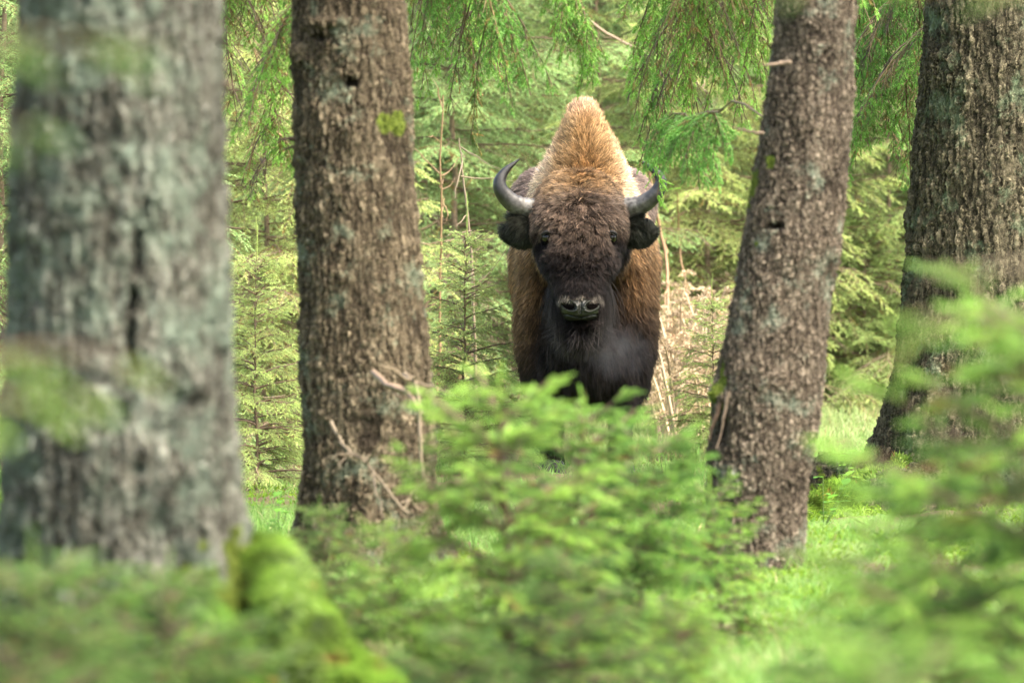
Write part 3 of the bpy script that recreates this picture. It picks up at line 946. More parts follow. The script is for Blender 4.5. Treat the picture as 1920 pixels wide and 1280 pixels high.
edge_spruce(-.95, 5.7, 2.2, 'young spruce outside the left edge whose green boughs cross the grey trunk',
            [(240, 60, 5.6, 0, .16, FG_SHADED), (80, 200, 5.8, 0, .18, FG_SHADED), (200, 640, 6.2, 0, .20, FG), (80, 740, 6.0, 0, .18, FG)], 300)
edge_spruce(1.15, 7.6, 2.3, 'young spruce outside the right edge whose bare twigs cross the ridged trunk',
            [(1450, 5, 7.0, 1.0, .05, FG), (1770, 500, 7.4, 1.0, .05, FG), (1700, 640, 8.0, 0, .22, FG)], 320)


# ------------------------------------------------------------------ dry bracken, dead sticks, small herbs
def bracken():
    r = np.random.default_rng(61)
    pl = Plant(62)
    for k in range(80):
        px = r.uniform(1238, 1350); D = r.uniform(30.0, 33.0)
        b = at(px, 0, D); b[2] = gh(b[0], b[1])
        h = r.uniform(.3, .95)
        az = r.uniform(0, 6.28); tip = b + np.array([math.cos(az) * .25, math.sin(az) * .2, h])
        t = np.linspace(0, 1, 8)[:, None]
        P = b + (tip - b) * t + np.array([0, 0, .15]) * np.sin(t * 3.1)
        c = np.array([.38, .29, .19]) * r.uniform(.6, 1.2)
        pl.path(P, .012, .003, c)
        for j in range(2, 8):
            for s in (-1, 1):
                d = np.array([math.cos(az + 1.57 * s), math.sin(az + 1.57 * s), -.5 + r.normal(0, .3)])
                l = .16 * (1 - j / 10)
                pl.shoots(P[j][None], d[None], np.array([l]), c * r.uniform(.8, 1.3), 18, .03, .006, 70)
    pl.build('dry_bracken', None)
    o = bpy.data.objects['dry_bracken']
    tag(o, 'pale rusty tangle of dead bracken and stalks right behind the bison', 'bracken', kind='stuff')


bracken()


def fallen_branch(name, pts, r0, label, seed, twigs=5, mat=None, cat='branch', col=DEAD_C):
    r = np.random.default_rng(seed)
    pl = Plant(seed)
    P = spline(np.asarray(pts, float), 24) + np.cumsum(r.normal(0, .003, (24, 3)), 0)
    pl.path(P, r0, r0 * .4, col * .9)
    for k in range(twigs):
        i = r.integers(4, 23)
        d = nrm(r.normal(0, 1, 3) + np.array([0, -.3, .3]))
        L = r.uniform(.08, .3)
        q = P[i] + d * np.linspace(0, L, 6)[:, None] + np.cumsum(r.normal(0, .008, (6, 3)), 0)
        pl.path(q, r0 * .45, r0 * .12, col * r.uniform(.6, 1.1))
    o = pl.build(name, None)
    tag(o, label, cat, 'dead branches lying about')
    return o


fallen_branch('dead_branch', [at(700, 698, 19.9), at(735, 725, 19.7), at(765, 740, 19.6), at(800, 772, 19.5)], .014, 'short pale snapped branch slanting down in front of the brown trunk', 71, 2)
fallen_branch('dead_branch', [at(762, 702, 19.8), at(776, 712, 19.6), at(786, 745, 19.5), at(800, 900, 19.4)], .012, 'hooked snapped branch poking up right of the brown trunk', 72, 3)
fallen_branch('dead_branch', [at(622, 790, 19.9), at(650, 832, 19.8), at(690, 868, 19.7), at(760, 960, 19.6)], .009, 'thin dead branch hanging low across the brown trunk', 73, 9)
fallen_branch('dead_branch', [at(1590, 1055, 23.0), at(1588, 1020, 23.1), at(1592, 985, 23.2)], .005, 'little upright dead twig in the moss by the ridged trunk roots', 74, 1)
fallen_branch('dead_branch', [at(1540, 1045, 21.6) , at(1620, 1040, 21.4), at(1700, 1015, 21.3), at(1800, 1010, 21.0)], .016, 'mossy fallen branch lying right of the leaning trunk', 75, 4, col=np.array([.09, .08, .03]))
# thin dead standing stems in the background
for k, (pa, lb) in enumerate((
        ([at(862, 260, 29.5), at(875, 380, 29.5), at(888, 560, 29.5), at(892, 760, 29.5)], 'thin bare grey stem standing left of the bison horn'),
        ([at(828, 180, 30.5), at(825, 400, 30.5), at(822, 600, 30.5), at(818, 740, 30.5)], 'reddish bare young stem beside the brown trunk'),
        ([at(1222, 330, 33.0), at(1248, 470, 33.1), at(1258, 600, 32.9), at(1292, 760, 33.0)], 'thick pale orange dead stem beside the bison flank'),
        ([at(1268, 360, 34.0), at(1275, 470, 34.2), at(1301, 620, 33.8), at(1306, 740, 34.0)], 'orange dead stem farther right of the bison flank'),
        ([at(1060, 10, 34.0), at(1160, 70, 34.0), at(1260, 110, 34.0), at(1320, 160, 34.0)], 'dark slanting dead branch above the bison'),
        ([at(1120, 0, 36.0), at(1060, 120, 36.0), at(1010, 200, 36.0), at(960, 260, 36.0)], 'pale dead branch slanting down left of the hump'))):
    fallen_branch('dead_branch' if k > 3 else 'bare_sapling', pa[::-1] if k < 4 else pa, .016 if k == 2 else (.010 if k == 3 else .009), lb, 80 + k, 3 if k in (2, 3) else 14, cat='dead sapling' if k < 4 else 'branch',
                  col=np.array([.24, .14, .08]) if k in (1, 2, 3) else np.array([.24, .17, .12]))


def herb(px, py, D, label, seed, h=.3):
    """small broad-leaved plant"""
    r = np.random.default_rng(seed)
    b = at(px, py, D)
    root = empty('leafy_plant', (b[0], b[1], float(gh(b[0], b[1]))))
    tag(root, label, 'plant', 'small leafy plants')
    pl = Plant(seed)
    V = []; F = []; C = []; nv = 0
    for s in range(3):
        a = r.uniform(0, 6.28)
        t = np.linspace(0, 1, 7)[:, None]
        P = np.array([math.cos(a), math.sin(a), 0]) * .1 * t * (1 if s else .2) + np.array([0, 0, h * r.uniform(.7, 1)]) * t
        pl.path(P, .0025, .001, (.10, .14, .04))
        for j in range(2, 7):
            a2 = r.uniform(0, 6.28)
            d = np.array([math.cos(a2), math.sin(a2), r.uniform(-.1, .5)]); sd_ = np.array([-math.sin(a2), math.cos(a2), 0])
            l = r.uniform(.04, .08); wd = l * .28
            u = np.linspace(0, 1, 6)
            ce = P[j] + d * (l * u)[:, None] - np.array([0, 0, 1]) * (l * .35 * u ** 2)[:, None]
            ww = (np.sin(u * 3.14) ** .8 * wd)[:, None]
            V.append(np.stack([ce - sd_ * ww, ce + sd_ * ww + [0, 0, .002]], 1).reshape(-1, 3))
            for q in range(5):
                F.append([nv + 2 * q, nv + 2 * q + 1, nv + 2 * q + 3]); F.append([nv + 2 * q, nv + 2 * q + 3, nv + 2 * q + 2])
            nv += 12
            C.append(np.tile(np.array([.12, .24, .03]) * r.uniform(.7, 1.6), (12, 1)))
    Cc = np.concatenate(C)
    mesh_obj('leaves', np.concatenate(V), np.array(F), GRASSM, root, np.concatenate([Cc, np.ones((len(Cc), 1))], 1))
    pl.build('stems', root)


herb(1575, 900, 25.0, 'small plant with pointed leaves between the leaning trunk and the ridged trunk', 401, .32)
herb(1545, 960, 23.6, 'low leafy plant close to the right foot of the leaning trunk', 402, .22)
herb(520, 930, 22.5, 'little leafy plant in the grass beside the grey trunk', 403, .2)
herb(1250, 900, 25.2, 'leafy plant in the bright grass below the bison flank', 404, .26)


# ------------------------------------------------------------------ the bison
BY = 27.17
BX = (1102 - 960) / 400.0
bison = empty('bison', (BX, BY, 0))
tag(bison, 'shaggy brown bison facing the viewer with its head lowered, standing between the trunks', 'bison')


def ellipsoids(keys, n):
    s = spline(keys, n) if len(keys) > 1 else np.asarray(keys, float)
    return s


def bison_body():
    ch = []
    ch.append(ellipsoids([(0, .20, .96, .31, .28, .42), (0, .75, 1.0, .365, .35, .42), (0, 1.25, 1.06, .34, .3, .38), (0, 1.62, 1.12, .33, .22, .33)], 12))
    for s in (-1, 1): ch.append(ellipsoids([(s * .15, 1.25, 1.22, .17, .2, .18), (s * .215, 1.5, 1.30, .155, .18, .19), (s * .17, 1.7, 1.2, .13, .14, .2)], 6))
    ch.append(ellipsoids([(0, .22, 1.12, .29, .32, .30), (-.005, .28, 1.30, .255, .30, .10), (-.01, .30, 1.40, .222, .28, .075), (-.01, .30, 1.50, .172, .26, .065), (-.01, .30, 1.60, .120, .23, .055), (-.01, .30, 1.70, .070, .19, .05), (-.01, .30, 1.752, .044, .15, .04)], 30))
    ch.append(ellipsoids([(0, .35, 1.45, .15, .25, .26), (.03, .7, 1.32, .18, .25, .26), (.03, 1.1, 1.22, .24, .25, .26), (0, 1.5, 1.2, .26, .2, .24)], 9))
    ch.append(ellipsoids([(0, .10, 1.10, .26, .26, .32), (-.02, -.12, 1.14, .22, .24, .27), (-.035, -.32, 1.20, .175, .18, .19)], 7))
    ch.append(ellipsoids([(0, .05, .92, .30, .22, .34), (0, .02, .74, .26, .2, .26), (0, .04, .63, .21, .19, .20)], 6))
    for s in (-1, 1):
        ch.append(ellipsoids([(s * .20, .06, 1.0, .115, .2, .25), (s * .205, .02, .72, .12, .15, .2), (s * .195, .02, .50, .105, .11, .13),
                              (s * .165, .0, .30, .058, .06, .1), (s * .165, 0, .16, .048, .05, .08), (s * .165, -.02, .07, .058, .065, .05)], 18))
        ch.append(ellipsoids([(s * .20, 1.55, .98, .14, .22, .25), (s * .21, 1.42, .70, .11, .15, .18), (s * .20, 1.58, .48, .062, .08, .1),
                              (s * .19, 1.56, .28, .045, .05, .1), (s * .19, 1.50, .07, .055, .06, .05)], 18))
    hx = -.04
    ch.append(ellipsoids([(hx, -.34, 1.31, .165, .15, .13), (hx, -.42, 1.23, .185, .15, .13), (hx, -.49, 1.13, .176, .14, .12), (hx, -.55, 1.02, .150, .12, .11),
                          (hx, -.60, .93, .120, .105, .09), (hx + .002, -.63, .86, .108, .095, .075), (hx + .005, -.63, .815, .100, .085, .055)], 16))
    ch.append(ellipsoids([(hx, -.34, 1.1, .14, .15, .15), (hx, -.42, .95, .10, .12, .1), (hx, -.52, .82, .07, .09, .055)], 8))
    S = np.concatenate(ch)
    # unit sphere
    nu, nvv = 20, 12
    u = np.arange(nu) * 2 * np.pi / nu
    vv = np.linspace(0, np.pi, nvv)[1:-1]
    ring = np.stack([np.sin(vv)[:, None] * np.cos(u)[None], np.sin(vv)[:, None] * np.sin(u)[None], np.cos(vv)[:, None] * np.ones(nu)[None]], -1).reshape(-1, 3)
    sp = np.vstack([ring, [[0, 0, 1], [0, 0, -1]]])
    f = []
    m = nvv - 2
    for i in range(m - 1):
        for j in range(nu):
            a = i * nu + j; b = i * nu + (j + 1) % nu
            f += [[a, a + nu, b], [b, a + nu, b + nu]]
    T = m * nu
    for j in range(nu):
        f += [[T, j, (j + 1) % nu], [T + 1, (m - 1) * nu + (j + 1) % nu, (m - 1) * nu + j]]
    f = np.array(f)
    V = (S[:, None, :3] + sp[None] * S[:, None, 3:6]).reshape(-1, 3)
    F = (f[None] + (np.arange(len(S)) * len(sp))[:, None, None]).reshape(-1, 3)
    tmp = mesh_obj('tmp', V, F, YOUNGBARK)
    md = tmp.modifiers.new('r', 'REMESH'); md.mode = 'VOXEL'; md.voxel_size = .014; md.use_smooth_shade = True
    sm = tmp.modifiers.new('s', 'SMOOTH'); sm.factor = .6; sm.iterations = 6
    dg = bpy.context.evaluated_depsgraph_get()
    dg.update()
    me = bpy.data.meshes.new_from_object(tmp.evaluated_get(dg), depsgraph=dg)
    bpy.data.objects.remove(tmp)
    me.name = 'body'
    return me


def fur_colour(p):
    """the coat: golden hump, brown head darkening to a black face, dark brisket and legs"""
    x, y, z = p[:, 0], p[:, 1], p[:, 2]
    n1 = vnoise(p * 9, 71)[:, None]; n2 = vnoise(p * 40, 72)[:, None]
    gold = np.array([.235, .140, .062]); pale = np.array([.42, .31, .21]); orange = np.array([.085, .043, .017])
    dark = np.array([.0075, .0052, .0045]); brown = np.array([.07, .042, .028]); back = np.array([.16, .115, .095]); headb = np.array([.070, .048, .034])
    def mix(a, b, t): return a + (b - a) * t
    t = smooth(1.00, 1.32, z + .05 * n1[:, 0])[:, None]
    c = mix(orange, gold, t)
    c = mix(c, pale, (smooth(.08, .22, np.abs(x)) * smooth(1.2, 1.4, z) * .9)[:, None])  # rim light along the hump's sides, painted pale into the coat
    c = mix(c, np.array([.22, .13, .08]), (smooth(1.66, 1.78, z) * .7)[:, None])
    c = mix(dark, c, smooth(.70, 1.14, z + .12 * (x < -.2)  + .10 * np.abs(x) / .3 + .06 * n1[:, 0])[:, None])  # left flank kept lighter low down: the right shoulder's shade is painted in
    # dark middle of the chest and throat
    c = mix(c, dark, ((1 - smooth(.10, .24, np.abs(x + .02))) * (1 - smooth(.95, 1.15, z)) * (y < .2))[:, None])
    # the rear body blends to the grey-brown back
    c = mix(c, back * .8, smooth(.45, .85, y)[:, None])
    c = mix(dark * 1.3, c, smooth(.25, .55, z)[:, None])
    # head
    hd = smooth(-.20, -.29, y) * (1 - smooth(.22, .27, np.abs(x + .04)))
    ch = mix(dark, headb, smooth(1.03, 1.27, z + .03 * n1[:, 0])[:, None])
    ch = mix(ch, gold * .8, smooth(1.31, 1.45, z + .03 * n1[:, 0])[:, None])
    ch = mix(ch, dark * .8, (smooth(.115, .16, np.abs(x + .04)) * (1 - smooth(1.14, 1.2, z)))[:, None])
    ring = np.exp(-((z - .868 - .012 * np.cos((x + .035) * 90)) / .014) ** 2) * smooth(.13, .06, np.abs(x + .035)) * (y < -.58)
    ch = mix(ch, np.array([.15, .125, .10]), (ring * .7)[:, None])
    c = mix(c, ch, hd[:, None])
    return np.clip(c * (1 + .22 * n1 + .25 * n2), .004, 1)


def mesh_arrays(me):
    nv = len(me.vertices)
    co = np.empty(nv * 3, np.float32); me.vertices.foreach_get('co', co); co = co.reshape(-1, 3).astype(float)
    no = np.empty(nv * 3, np.float32); me.vertices.foreach_get('normal', no); no = no.reshape(-1, 3).astype(float)
    me.calc_loop_triangles()
    nt_ = len(me.loop_triangles)
    tr = np.empty(nt_ * 3, np.int32); me.loop_triangles.foreach_get('vertices', tr)
    return co, no, tr.reshape(-1, 3)


def fur_mat():
    m, n, b = new_mat('bison_fur')
    a = N(n, 'ShaderNodeAttribute', attribute_name='col')
    n.nodes.remove(b)
    h = N(n, 'ShaderNodeBsdfHairPrincipled')
    h.model = 'CHIANG'
    h.parametrization = 'COLOR'
    n.links.new(a.outputs['Color'], h.inputs['Color'])
    h.inputs['Roughness'].default_value = .5
    h.inputs['Radial Roughness'].default_value = .7
    d = N(n, 'ShaderNodeBsdfDiffuse')
    n.links.new(a.outputs['Color'], d.inputs['Color'])
    mx = N(n, 'ShaderNodeMixShader'); mx.inputs[0].default_value = .22
    n.links.new(d.outputs[0], mx.inputs[1]); n.links.new(h.outputs[0], mx.inputs[2])
    n.links.new(mx.outputs[0], n.nodes['Material Output'].inputs['Surface'])
    return m


FUR = fur_mat()
SKIN = leaf_mat('bison_undercoat', 0.0, .95, .05)


def hair_curves(name, P, parent, mat, C, rad):
    """P: (n, k, 3) strands; C: (n, 3) colours; rad: (n,) root radii"""
    n, k, _ = P.shape
    hc = bpy.data.hair_curves.new(name)
    hc.add_curves([k] * n)
    hc.attributes['position'].data.foreach_set('vector', P.astype(np.float32).ravel())
    ra = hc.attributes.get('radius') or hc.attributes.new('radius', 'FLOAT', 'POINT')
    taper = np.linspace(1, .25, k)
    ra.data.foreach_set('value', (rad[:, None] * taper[None]).astype(np.float32).ravel())
    ca = hc.attributes.new('col', 'FLOAT_COLOR', 'POINT')
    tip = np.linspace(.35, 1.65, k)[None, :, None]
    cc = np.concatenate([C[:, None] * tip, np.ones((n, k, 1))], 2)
    ca.data.foreach_set('color', cc.astype(np.float32).ravel())
    hc.materials.append(mat)
    o = bpy.data.objects.new(name, hc)
    COL.objects.link(o)
    o.parent = parent
    return o


def grow(co, no, tr, n, seed, flow_fn, len_fn, col_fn, dens_fn, curl_fn, cell=.013, lift=.45, rad=.0014, K=7, parent=None, name='fur', pullw=.6, cvar=.35, hashw=.45, jit_w=.25):
    r = np.random.default_rng(seed)
    a, b, c = co[tr[:, 0]], co[tr[:, 1]], co[tr[:, 2]]
    ar = np.linalg.norm(np.cross(b - a, c - a), axis=1)
    ce = (a + b + c) / 3
    wgt = ar * dens_fn(ce)
    i = r.choice(len(tr), n, p=wgt / wgt.sum())
    u = r.random((n, 2)); fl = u.sum(1) > 1; u[fl] = 1 - u[fl]
    w0 = 1 - u.sum(1)
    P0 = a[i] * w0[:, None] + b[i] * u[:, :1] + c[i] * u[:, 1:]
    N0 = nrm(no[tr[i, 0]] * w0[:, None] + no[tr[i, 1]] * u[:, :1] + no[tr[i, 2]] * u[:, 1:])
    L = len_fn(P0) * r.uniform(.65, 1.2, n)
    fl_ = flow_fn(P0, N0)
    T = fl_ - N0 * np.sum(fl_ * N0, 1, keepdims=True)
    T = nrm(T)
    cu = curl_fn(P0)
    # clump: shared random vector and centre per cell
    jit = r.normal(0, cell * jit_w, (n, 3)) + .010 * np.stack([vnoise(P0 * 50, 211), vnoise(P0 * 50, 212), vnoise(P0 * 50, 213)], -1)
    ci = np.floor((P0 + jit) / cell).astype(np.int64)
    rv = np.stack([hash3(ci, 5), hash3(ci, 6), hash3(ci, 7)], -1) * 2 - 1
    rv = rv * hashw + (1.3 - hashw) * np.stack([vnoise(P0 * 34, 201), vnoise(P0 * 34, 202), vnoise(P0 * 34, 203)], -1)
    cen = (ci + .5) * cell
    D = nrm(N0 * (lift + .35 * cu)[:, None] + T * (1 - .75 * cu)[:, None] + rv * (.30 + 1.15 * cu)[:, None] + r.normal(0, .14, (n, 3)))
    t = np.linspace(0, 1, K)
    S = np.cross(D, N0)
    ph = hash3(ci, 8) * 6.28
    pull = (cen - P0) - D * np.sum((cen - P0) * D, 1, keepdims=True)
    P = P0[:, None] + D[:, None] * (L[:, None] * t[None])[..., None] \
        + T[:, None] * (L[:, None] * .45 * t[None] ** 2)[..., None] + pull[:, None] * (pullw * t[None, :, None] ** 1.3) \
        + np.array([0, 0, -1.]) * (L[:, None] * .18 * t[None] ** 2)[..., None] \
        + (S * (cu * L * .38)[:, None])[:, None] * np.sin(ph[:, None] + t[None] * 7.)[..., None] * t[None, :, None]
    C = col_fn(P0) * (1 + 2 * cvar * (hash3(ci, 9) - .5))[:, None] * np.clip(r.lognormal(-.1, .5, (n, 1)), .3, 3.2)
    return hair_curves(name, P, parent, FUR, np.clip(C, .003, .95), rad * r.uniform(.8, 1.3, n))


def build_bison():
    me = bison_body()
    co, no, tr = mesh_arrays(me)
    # eye sockets and a flat bare nose
    for s in (-1, 1):
        d = np.linalg.norm(co - np.array([-.04 + s * .158, -.54, 1.152]), axis=1)
        co -= no * (.02 * (1 - smooth(0, .05, d)))[:, None]
    me.vertices.foreach_set('co', co.astype(np.float32).ravel())
    me.update()
    cc = fur_colour(co) * .5
    ca = me.color_attributes.new('col', 'FLOAT_COLOR', 'POINT')
    ca.data.foreach_set('color', np.concatenate([cc, np.zeros((len(cc), 1))], 1).astype(np.float32).ravel())
    me.materials.clear(); me.materials.append(SKIN)
    body = bpy.data.objects.new('body', me)
    COL.objects.link(body); body.parent = bison

    hx = -.04
    def is_head(p): return smooth(-.18, -.28, p[:, 1]) * (p[:, 2] > .72)
    def flow(p, n_):
        x, y, z = p.T
        f = np.stack([.25 * np.sign(x) * np.ones_like(x), .5 * np.ones_like(x), -1. * np.ones_like(x)], -1)
        # hump: hair fans out from a whorl
        hump = smooth(1.3, 1.45, z)[:, None]
        f = f * (1 - hump) + np.stack([x * 4., .3 + 0 * x, .55 + 0 * x], -1) * hump
        hd = is_head(p)[:, None]
        hf = np.stack([(x - hx) * 3, -.1 + 0 * x, -.8 + (z > 1.3) * .9], -1)
        hf = hf + (z < .98)[:, None] * np.array([0, 0, .3])
        return f * (1 - hd) + hf * hd + 1e-3
    def length(p):
        x, y, z = p.T
        L = .035 + 0 * x
        L = L + .006 * smooth(1.1, 1.3, z) * (y < .5)
        L = L + .07 * smooth(.85, .6, z) * (y < .3) * (np.abs(x) < .2)
        hd = is_head(p)
        lh = .042 - .016 * smooth(1.12, .98, z) - .012 * smooth(.98, .86, z)
        de = np.minimum(np.linalg.norm(p - np.array([hx - .155, -.55, 1.150]), axis=1), np.linalg.norm(p - np.array([hx + .155, -.55, 1.150]), axis=1))
        lh = lh * (.25 + .75 * smooth(.04, .10, de))
        lh = np.where((z < .80), .05, lh)
        L = L * (1 - hd) + lh * hd
        L = np.where(z < .42, .018, L)
        L = np.where(y > .7, .025, L)
        # bare nose
        return L
    def dens(p):
        x, y, z = p.T
        d = np.where(y > .55, .35, 1.0) * np.where(z < .4, .5, 1.)
        d = d * (1 + 1.3 * is_head(p))
        nose = (np.abs(x - hx - .003) < .085) & (z < .862) & (z > .775) & (y < -.60)
        de = np.minimum(np.linalg.norm(p - np.array([hx - .155, -.55, 1.150]), axis=1), np.linalg.norm(p - np.array([hx + .155, -.55, 1.150]), axis=1))
        return np.where(nose | (de < .042), 0.0, d)
    def curl(p):
        hd = is_head(p) * smooth(.98, 1.15, p[:, 2])
        hmp = .5 * smooth(1.2, 1.35, p[:, 2]) * (1 - smooth(1.5, 1.6, p[:, 2])) * (np.abs(p[:, 0]) < .15)
        return np.clip(hd * 1. + hmp + .05, 0, 1)
    def top_head(p): return is_head(p) * smooth(.97, 1.06, p[:, 2]) * (np.abs(p[:, 0] - hx) < .24)
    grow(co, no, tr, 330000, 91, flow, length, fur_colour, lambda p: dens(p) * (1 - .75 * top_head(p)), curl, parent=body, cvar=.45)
    # curly tufts on the forehead and crown
    grow(co, no, tr, 150000, 95, flow, lambda p: length(p) * 1.25, fur_colour, lambda p: dens(p) * top_head(p) + 1e-9, lambda p: .85 + 0 * p[:, 0],
         parent=body, name='forehead_curls', cell=.017, pullw=.7, cvar=.85, hashw=.8, lift=.6, jit_w=.5)
    # tufts on the hump and the shoulders
    grow(co, no, tr, 90000, 96, flow, lambda p: length(p) * 1.15, fur_colour, lambda p: dens(p) * (1 - is_head(p)) * (p[:, 1] < .6) * (p[:, 2] > .6) + 1e-9, lambda p: curl(p) * .6 + .2,
         parent=body, name='shoulder_tufts', cell=.026, pullw=.5, cvar=.6, hashw=.6, lift=.5, jit_w=.4)
    # long beard under the chin and throat mane
    def bd(p):
        x, y, z = p.T
        return ((np.abs(x - hx) < .13) & (z < .98) & (z > .60) & (y < -.02) & (y > -.60)).astype(float) + 1e-9
    grow(co, no, tr, 22000, 92, lambda p, n_: np.tile([0, -.1, -1.], (len(p), 1)), lambda p: .13 + 0 * p[:, 0], lambda p: fur_colour(p) * .8 + .004, bd,
         lambda p: .1 + 0 * p[:, 0], cell=.035, lift=.25, parent=body, name='beard')

    # horns
    hm, n, b = new_mat('horn')
    tc = N(n, 'ShaderNodeTexCoord')
    nz = N(n, 'ShaderNodeTexNoise', i_Scale=55.0, i_Detail=6.0)
    n.links.new(tc.outputs['Object'], nz.inputs['Vector'])
    at_ = N(n, 'ShaderNodeAttribute', attribute_name='col')
    mx = N(n, 'ShaderNodeMix', data_type='RGBA', blend_type='MULTIPLY'); mx.inputs[0].default_value = 1.
    cr = N(n, 'ShaderNodeValToRGB'); cr.color_ramp.elements[0].position = .35; cr.color_ramp.elements[0].color = (.35, .33, .3, 1)
    cr.color_ramp.elements[1].position = .6
    n.links.new(nz.outputs[0], cr.inputs[0])
    n.links.new(at_.outputs['Color'], mx.inputs[6]); n.links.new(cr.outputs[0], mx.inputs[7])
    n.links.new(mx.outputs[2], b.inputs['Base Color'])
    b.inputs['Roughness'].default_value = .47
    bp = N(n, 'ShaderNodeBump', i_Strength=.35, i_Distance=.003); n.links.new(nz.outputs[0], bp.inputs['Height']); n.links.new(bp.outputs[0], b.inputs['Normal'])
    def horn(rows):
        k = [((px - 1100) / 400, y, (905 - py) / 400, r_) for px, py, y, r_ in rows]
        s = spline(k, 60)
        rdg = lambda a, t: 1 + (.035 * np.sin(t * 85 + .6 * np.sin(a)) + .02 * np.sin(t * 41)) * smooth(.5, .2, t) + .02 * np.sin(a * 5 + t * 4)
        V, F = tube(s[:, :3], np.maximum(s[:, 3] * 1.02, .0012), 28, rdg)
        tt = np.repeat(np.linspace(0, 1, 60), 28)
        grey = np.array([.13, .122, .108]); blk = np.array([.016, .015, .014])
        nn = vnoise(V * 22, 3) * .1
        c = grey + (blk - grey) * smooth(.22, .52, tt + nn)[:, None]
        mesh_obj('horn', V, F, hm, bison, np.concatenate([c, np.ones((len(c), 1))], 1), smooth_shade=True)
    horn([(1030, 392, -.34, .046), (998, 392, -.37, .048), (964, 383, -.40, .044), (941, 362, -.42, .036), (935, 341, -.42, .029), (946, 320, -.41, .018), (972, 298, -.40, .003)])
    horn([(1140, 392, -.34, .046), (1171, 391, -.37, .048), (1204, 383, -.40, .043), (1228, 364, -.42, .035), (1238, 343, -.42, .028), (1231, 324, -.41, .022), (1215, 311, -.40, .014), (1196, 301, -.39, .003)])

    # ears
    def ear(s, rows):
        k = [((px - 1100) / 400, y, (905 - py) / 400, r_) for px, py, y, r_ in rows]
        sp_ = spline(k, 26)
        V, F = tube(sp_[:, :3], sp_[:, 3], 20)
        cen = np.repeat(sp_[:, :3], 20, 0)
        V = cen + (V - cen) * np.array([.86, .45, .86])
        c = np.tile([.02, .014, .012, 0.], (len(V), 1))
        e = mesh_obj('ear', V, F, SKIN, bison, c, smooth_shade=True)
        co2, no2, tr2 = mesh_arrays(e.data)
        no2 = nrm(V - cen)
        dv = nrm(sp_[-1, :3] - sp_[0, :3])
        grow(co2, no2, tr2, 16000, 93 + s, lambda p, n_: np.tile(dv * .8 + np.array([0, 0, -1.0]), (len(p), 1)), lambda p: .042 + 0 * p[:, 0],
             lambda p: np.tile([.017, .018, .013], (len(p), 1)), lambda p: np.ones(len(p)), lambda p: .15 + 0 * p[:, 0], lift=.5, parent=e, name='ear_fur')
    ear(-1, [(1018, 432, -.36, .035), (997, 434, -.37, .058), (977, 430, -.38, .060), (962, 424, -.38, .040), (952, 418, -.38, .006)])
    ear(1, [(1150, 434, -.36, .035), (1174, 434, -.37, .058), (1193, 430, -.38, .060), (1208, 422, -.38, .040), (1218, 412, -.38, .006)])

    # eyes
    em = plain_mat('eye', (.006, .004, .003), .16, spec=.4)
    def ball(name, c, r_, mat, parent, sc=(1, 1, 1)):
        t = np.linspace(0, 1, 16)
        z = -np.cos(t * math.pi)
        V, F = tube(np.stack([0 * t, 0 * t, z], -1), np.maximum(np.sin(t * math.pi), 1e-4), 20)
        return mesh_obj(name, V * r_ * np.array(sc) + np.asarray(c), F, mat, parent, smooth_shade=True)
    for s in (-1, 1):
        e = ball('eye', (hx + s * .149, -.571, 1.150), .025, em, bison)
        # lid: a dark rim above the eye
        a = np.linspace(-1.2, 1.2, 14)
        lp = np.stack([hx + s * .150 + .026 * np.sin(a), -.587 - .012 * np.cos(a), 1.152 + .024 * np.cos(a)], -1)
        V, F = tube(lp, .007 * np.cos(a * .9) + .002, 8)
        mesh_obj('eyelid', V, F, plain_mat('lid', (.006, .005, .004), .7), e, smooth_shade=True)

    # nose pad with two comma nostrils, lips below
    g = 90
    U, W = np.meshgrid(np.linspace(-1, 1, g), np.linspace(-1, 1, g))
    X = U * .097; Z = W * .058
    yb = -.748 + .13 * (np.abs(U) ** 2.6) * .7 + .05 * np.abs(W) ** 3 + .012 * W
    for s in (-1, 1):
        du = (U * s - .55) / .26; dw = (W - .18 - .35 * (U * s - .5)) / .30
        q = du ** 2 + dw ** 2
        yb = yb + .075 * np.exp(-q ** 1.5) - .012 * np.exp(-((np.sqrt(q) - 1.35) / .35) ** 2)
    yb = yb + .008 * np.exp(-(U / .06) ** 2)
    yb = yb + .012 * np.exp(-((W + .62 + .1 * np.cos(U * 4)) / .07) ** 2)
    yb = yb + .0012 * vnoise(np.stack([U * 16, W * 11, U * 0], -1), 2)
    V = np.stack([X * (1 - .22 * (W < 0) * np.abs(W)) + hx + .004, yb, Z + .822], -1).reshape(-1, 3)
    i = (np.arange(g - 1)[:, None] * g + np.arange(g - 1)[None])
    F = np.stack([i, i + 1, i + 1 + g, i + g], -1).reshape(-1, 4)
    nm = plain_mat('nose_skin', (.010, .011, .007), .42, .35, 60, spec=.3)
    mesh_obj('nose', V, F, nm, bison, smooth_shade=True)

    # hooves
    hoof_m = plain_mat('hoof', (.03, .026, .022), .5, .2)
    for (x, y) in ((-.165, -.03), (.165, -.03), (-.19, 1.49), (.19, 1.49)):
        z = np.linspace(-.01, .075, 8)
        rd = lambda a, t: 1 - .16 * np.exp(-((np.abs(((a + .0) % (2 * np.pi)) - np.pi / 2) / .18) ** 2)) - .16 * np.exp(-((np.abs((a % (2 * np.pi)) - 3 * np.pi / 2) / .18) ** 2))
        V, F = tube(np.stack([0 * z + x, y - .02 + .25 * z, z], -1), .072 - .18 * z, 40, rd)
        mesh_obj('hoof', V, F, hoof_m, bison, smooth_shade=True)
    # tail
    s = spline([(0, 1.82, 1.2, .03), (.02, 1.92, 1.0, .022), (.02, 1.93, .75, .018), (.0, 1.92, .55, .03), (0, 1.91, .40, .006)], 30)
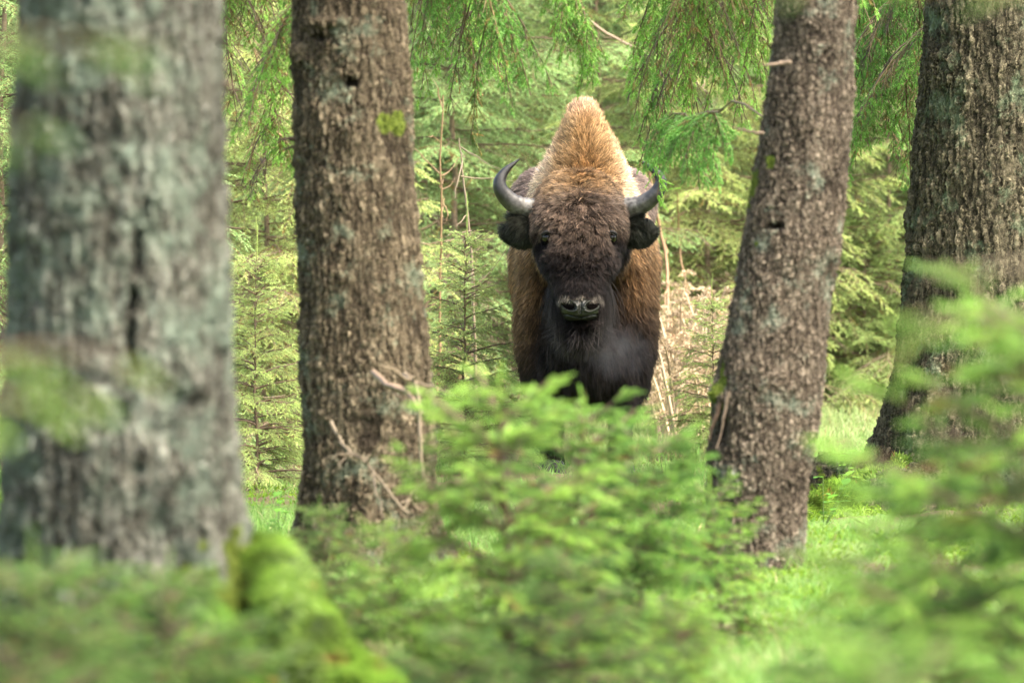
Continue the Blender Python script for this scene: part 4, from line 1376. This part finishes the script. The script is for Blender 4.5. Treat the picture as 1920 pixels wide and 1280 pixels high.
    V, F = tube(s[:, :3], s[:, 3], 12)
    mesh_obj('tail', V, F, SKIN, bison, np.tile([.05, .03, .02, 0.], (len(V), 1)), smooth_shade=True)


build_bison()


# ------------------------------------------------------------------ breath steaming from the muzzle
def breath():
    V, F = tube(np.stack([np.zeros(14), np.zeros(14), -np.cos(np.linspace(0, math.pi, 14))], -1), np.maximum(np.sin(np.linspace(0, math.pi, 14)), 1e-3), 24)
    m = bpy.data.materials.new('breath_vapour'); m.use_nodes = True
    n = m.node_tree; n.nodes.clear()
    out = N(n, 'ShaderNodeOutputMaterial'); vol = N(n, 'ShaderNodeVolumePrincipled')
    vol.inputs['Color'].default_value = (.95, .97, 1, 1)
    tc = N(n, 'ShaderNodeTexCoord')
    ln = N(n, 'ShaderNodeVectorMath', operation='LENGTH'); n.links.new(tc.outputs['Object'], ln.inputs[0])
    mr = N(n, 'ShaderNodeMapRange', i_1=.1, i_2=1.0, i_3=1.0, i_4=0.0); n.links.new(ln.outputs['Value'], mr.inputs[0])
    nz = N(n, 'ShaderNodeTexNoise', i_Scale=1.6, i_Detail=4.0); n.links.new(tc.outputs['Object'], nz.inputs['Vector'])
    mr2 = N(n, 'ShaderNodeMapRange', i_1=.38, i_2=.75); n.links.new(nz.outputs[0], mr2.inputs[0])
    mu = N(n, 'ShaderNodeMath', operation='MULTIPLY'); n.links.new(mr.outputs[0], mu.inputs[0]); n.links.new(mr2.outputs[0], mu.inputs[1])
    m2 = N(n, 'ShaderNodeMath', operation='MULTIPLY'); m2.inputs[1].default_value = 1.4; n.links.new(mu.outputs[0], m2.inputs[0])
    n.links.new(m2.outputs[0], vol.inputs['Density'])
    n.links.new(vol.outputs[0], out.inputs['Volume'])
    o = mesh_obj('breath_vapour', V, F, m, smooth_shade=True)
    o.location = (BX + .14, BY - .62, .62); o.scale = (.18, .09, .16)
    tag(o, 'faint pale breath drifting below the muzzle of the bison', 'vapour', kind='stuff')


breath()
print('OBJECTS', len(bpy.data.objects))
